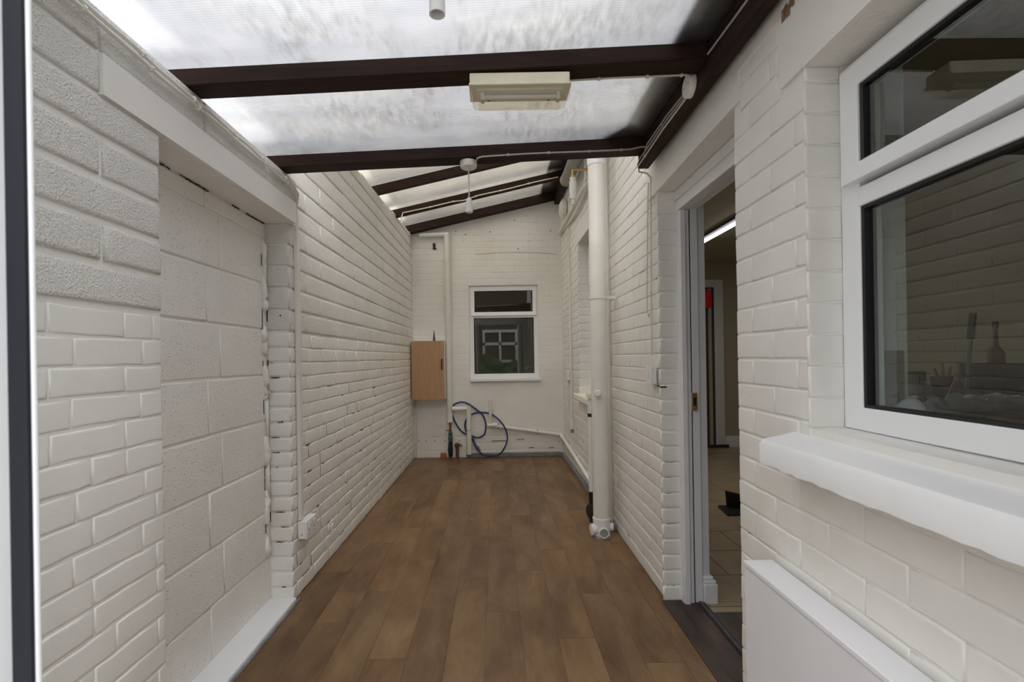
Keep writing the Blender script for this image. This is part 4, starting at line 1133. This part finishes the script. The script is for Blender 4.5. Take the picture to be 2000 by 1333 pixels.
# blue hose
def hose(pts_px, name='hose'):
    P = [atY(px, min(py, 890), 5.8985 - max(0.0, min(1.0, (py - 862) / 12.0)) * 0.042 - (0.064 if (px > 972 and py < 875) else 0)) for i, (px, py) in enumerate(pts_px)]
    out = []
    n = len(P)
    for k in range(n - 1):
        p0, p1, p2, p3 = P[max(k - 1, 0)], P[k], P[k + 1], P[min(k + 2, n - 1)]
        for j in range(6):
            t = j / 6.0
            out.append(0.5 * ((2 * p1) + (p2 - p0) * t + (2 * p0 - 5 * p1 + 4 * p2 - p3) * t * t + (3 * p1 - p0 - 3 * p2 + p3) * t ** 3))
    out.append(P[-1]); return out
hp = [(883, 800), (885, 820), (893, 836), (905, 848), (916, 853), (930, 856), (942, 853), (950, 844), (953, 832), (949, 820), (938, 808), (924, 795), (908, 787), (895, 787), (885, 793), (884, 806)]
hp = [(936, 880), (928, 868), (921, 852), (905, 846), (893, 832), (885, 815), (883, 802), (887, 791), (899, 786), (912, 788), (926, 797), (940, 808), (947, 820), (949, 834), (946, 848), (936, 855), (924, 853), (912, 845), (908, 832), (912, 818), (925, 808), (943, 806), (960, 810), (976, 822), (987, 838), (991, 856), (986, 874), (976, 887), (960, 894), (943, 888), (930, 875), (922, 858)]
root = thing('garden_hose', atY(940, 890, 5.82), 'blue hose hanging in loose loops over the white standpipe at the back wall', 'hose')
m = MB(); m.tube(hose(hp), 0.0095, 10); m.build('hose', ['blue_hose'], root)
q = atY(935, 878, 5.80)
m = MB(); m.tube([q + Vector((-0.012, 0, 0.035)), q + Vector((0.022, 0, -0.02))], 0.012, 10); m.build('connector', ['steel'], root)

# ------------------------------------------------------------------ soil pipe on the right
SX, SY = 0.690, 3.25
soil = root = thing('soil_pipe', (SX, SY, 0), 'large white vertical soil pipe standing against the right brick wall', 'pipe')
m = MB(); m.tube([(SX, SY, 0.115), (SX, SY, 2.47)], 0.0535, 32); m.build('pipe', ['cream_plastic'], root)
m = MB(); m.lathe((SX, SY, 2.47), Z, [(0.0535, 0), (0.059, 0.006), (0.059, 0.07), (0.054, 0.08), (0.054, 0.9)], 32); m.build('upper_pipe', ['plastic'], root)
m = MB(); m.lathe((SX, SY, 0.004), Z, [(0.057, 0), (0.055, 0.03), (0.055, 0.085), (0.0585, 0.112), (0.0585, 0.120), (0.054, 0.123)], 32); bo = m.build('access_boss', ['plastic'], root)
m = MB(); m.lathe((SX - 0.040, SY - 0.02, 0.052), Vector((-1, -0.15, 0)), [(0.030, 0), (0.030, 0.015), (0.037, 0.016), (0.037, 0.035), (0.028, 0.037)], 12); sub('screw_cap', m, ['plastic'], bo, root)
m = MB(); m.lathe((SX + 0.004, SY - 0.04, 0.042), Vector((-0.1, -1, 0)), [(0.033, 0), (0.033, 0.032), (0.027, 0.032), (0.027, 0.026)], 22); sub('boss_socket', m, ['plastic'], bo, root)
m = MB(); m.lathe((SX + 0.002, SY - 0.060, 0.042), Vector((-0.1, -1, 0)), [(0.0268, 0), (0.0268, 0.008)], 22); sub('boss_plug', m, ['grey_pipe'], bo, root)
m = MB(); m.lathe((SX + 0.045, SY, 0.060), X, [(0.026, 0), (0.026, 0.03), (0.020, 0.03)], 18); sub('side_boss', m, ['plastic'], bo, root)
m = MB(); m.lathe((SX, SY, 0.0), Z, [(0.068, 0), (0.066, 0.006), (0.056, 0.013)], 28); m.build('floor_seal', ['grey_trim'], root)
zc = atY(1170, 582, SY).z
m = MB(); m.lathe((SX, SY, zc - 0.012), Z, [(0.0545, 0), (0.0575, 0), (0.0575, 0.022), (0.0545, 0.022)], 32, caps=False); m.box(SX + 0.052, 0.812, SY - 0.012, SY + 0.012, zc - 0.012, zc + 0.010); m.build('bracket', ['cream_plastic'], root, bevel=0.001)
# thinner waste pipe left of it
X3, Y3 = 0.655, 3.36
root = thing('waste_stack', (X3, Y3, 0), 'thin white pipe with a black band tucked behind the left of the soil pipe', 'pipe')
z1 = atY(1152, 778, Y3).z
m = MB(); m.tube([(X3, Y3, 0.25), (X3, Y3, z1)], 0.025, 16); m.build('pipe', ['cream_plastic'], root)
m = MB(); m.tube([(X3 - 0.004, Y3, z1), (X3 - 0.004, Y3, z1 + 0.03)], 0.032, 16); m.build('cap', ['aged_plastic'], root)
zz = atY(1155, 811, Y3).z
m = MB(); m.tube([(X3, Y3, zz - 0.012), (X3, Y3, zz + 0.012)], 0.0265, 16); m.build('black_band', ['black'], root)
m = MB(); m.lathe((X3 + 0.012, 3.19, z1 + 0.045), Vector((-0.2, -1, 0)), [(0.021, 0), (0.024, 0.004), (0.024, 0.014), (0.018, 0.02), (0.001, 0.021)], 20); m.build('clip_boss', ['plastic'], soil)
m = MB(); m.tube([(X3, Y3, 0.06), (X3, Y3, 0.27)], 0.026, 14); m.lathe((X3 - 0.01, Y3 - 0.03, 0.14), Vector((-1, -0.4, 0)), [(0.045, 0), (0.05, 0.006), (0.05, 0.02), (0.03, 0.026)], 20); m.build('black_trap', ['black'], root)
# slim riser right of the soil pipe
root = thing('riser_pipe', (0.79, 3.40, 0), 'slim cream painted riser on the brick just right of the soil pipe', 'pipe')
m = MB(); m.tube([(0.795, 3.42, 0.05), (0.795, 3.42, 2.9)], 0.0135, 12); m.build('pipe', ['cream_plastic'], root)

# ------------------------------------------------------------------ things high on the right wall, behind the soil pipe
root = thing('flue_pipe', (0.70, 4.2, 2.9), 'fat grey pipe end high on the right wall beside the upper rafter ends', 'pipe')
e1 = atY(1106, 352, 4.7)
m = MB(); m.tube([(e1.x + 0.0, 4.7, e1.z), (e1.x + 0.01, 3.3, e1.z - 0.02)], 0.058, 24); m.build('pipe', ['grey_pipe'], root)
m = MB(); m.lathe((e1.x, 4.68, e1.z), Y_, [(0.059, 0), (0.062, 0.004), (0.062, 0.03), (0.058, 0.035)], 24); m.build('end_rim', ['grey_pipe'], root)
YV = 3.9
q = atY(1119, 368, YV); b0 = atY(1118, 333, YV); b1 = atY(1134, 331, YV)
root = thing('pressure_vent', q, 'white plastic vent cylinder hanging from a brass elbow near the top of the soil pipe', 'vent')
zt_ = atY(1119, 347, YV).z; zl_ = atY(1119, 389, YV).z
m = MB(); m.lathe((q.x, YV, zt_), -Z, [(0.018, 0), (0.024, 0.004), (0.024, 0.022), (0.020, 0.026), (0.029, 0.036), (0.029, (zt_ - zl_) - 0.02), (0.022, zt_ - zl_)], 20); m.build('cylinder', ['plastic'], root)
m = MB(); m.tube([(q.x, YV, zt_ - 0.002), (q.x, YV, b0.z), (0.812, YV, b1.z)], 0.011, 12); m.lathe((q.x, YV, zt_), Z, [(0.018, 0), (0.018, 0.02)], 8); m.build('elbow', ['brass'], root)
m = MB(); m.tube([(q.x, YV, zl_), (q.x, YV, zl_ - 0.045)], 0.013, 12); m.build('outlet', ['aged_plastic'], root)
# bulk head disc
q = atY(1096, 408, 5.4)
root = thing('wall_lamp', (0.79, 5.42, q.z), 'cream oval lamp cover high on the right wall near the back corner', 'lamp')
m = MB(); m.lathe((0.803, 5.42, q.z), -X, [(0.115, 0), (0.115, 0.02), (0.10, 0.045), (0.06, 0.065), (0.001, 0.07)], 28); m.build('cover', ['cream_plastic'], root)
# thick painted pipes sloping down to the corner
pts = [atX(1160, 345, 0.77), atX(1138, 372, 0.775), atX(1120, 405, 0.775), atX(1106, 432, 0.775), atX(1096, 447, 0.778), atX(1093, 458, 0.79)]
m = MB(); m.tube(pts, 0.021, 12); o = m.build('painted_pipe', ['cream_plastic']); tag(o, 'thick painted pipe bending down the right wall towards the back corner', 'pipe')
pts = [atX(1143, 310, 0.78), atX(1144, 350, 0.78), atX(1140, 380, 0.785), atX(1130, 408, 0.79), atX(1120, 425, 0.792), atX(1108, 440, 0.795)]
m = MB(); m.tube(pts, 0.012, 12); o = m.build('painted_pipe', ['cream_plastic']); tag(o, 'thinner painted pipe looping below the thick one behind the soil pipe', 'pipe')
root = thing('lead_conduit', (0.79, 5.0, 1.0), 'slim vertical painted conduit with a white end fitting in the back right corner', 'conduit')
pt = atX(1110, 445, 0.795); pbm = atX(1117, 820, 0.795)
m = MB(); m.tube([pt, Vector((0.795, (pt.y + pbm.y) / 2, 1.5)), pbm], 0.010, 10); m.build('pipe', ['cream_plastic'], root)
m = MB(); m.tube([pbm, pbm - Vector((0, 0, 0.10))], 0.021, 14); m.build('end_fitting', ['plastic'], root)
m = MB(); m.tube([pbm - Vector((0, 0, 0.10)), pbm - Vector((0, 0, 0.14))], 0.015, 10); m.build('cable_end', ['rust'], root)
q = atX(1108, 734, 0.79)
root = thing('small_switch', (0.80, q.y, q.z), 'small white switch on the right wall near the back corner', 'switch')
m = MB(); m.box(0.775, 0.806, q.y - 0.08, q.y + 0.06, q.z - 0.05, q.z + 0.05); m.build('box', ['plastic'], root, bevel=0.004)
m = MB(); m.tube([(0.80, q.y - .02, q.z - 0.05), (0.80, q.y - .02, q.z - 0.62)], 0.007, 8); m.build('cable', ['aged_plastic'], root)
# vertical pipe in the left back corner
m = MB(); m.tube([(-0.965, 5.892, 0.01), (-0.965, 5.892, 0.72)], 0.011, 10); o = m.build('corner_pipe', ['cream_plastic']); tag(o, 'thin painted pipe in the back left corner below the oak effect cupboard', 'pipe')
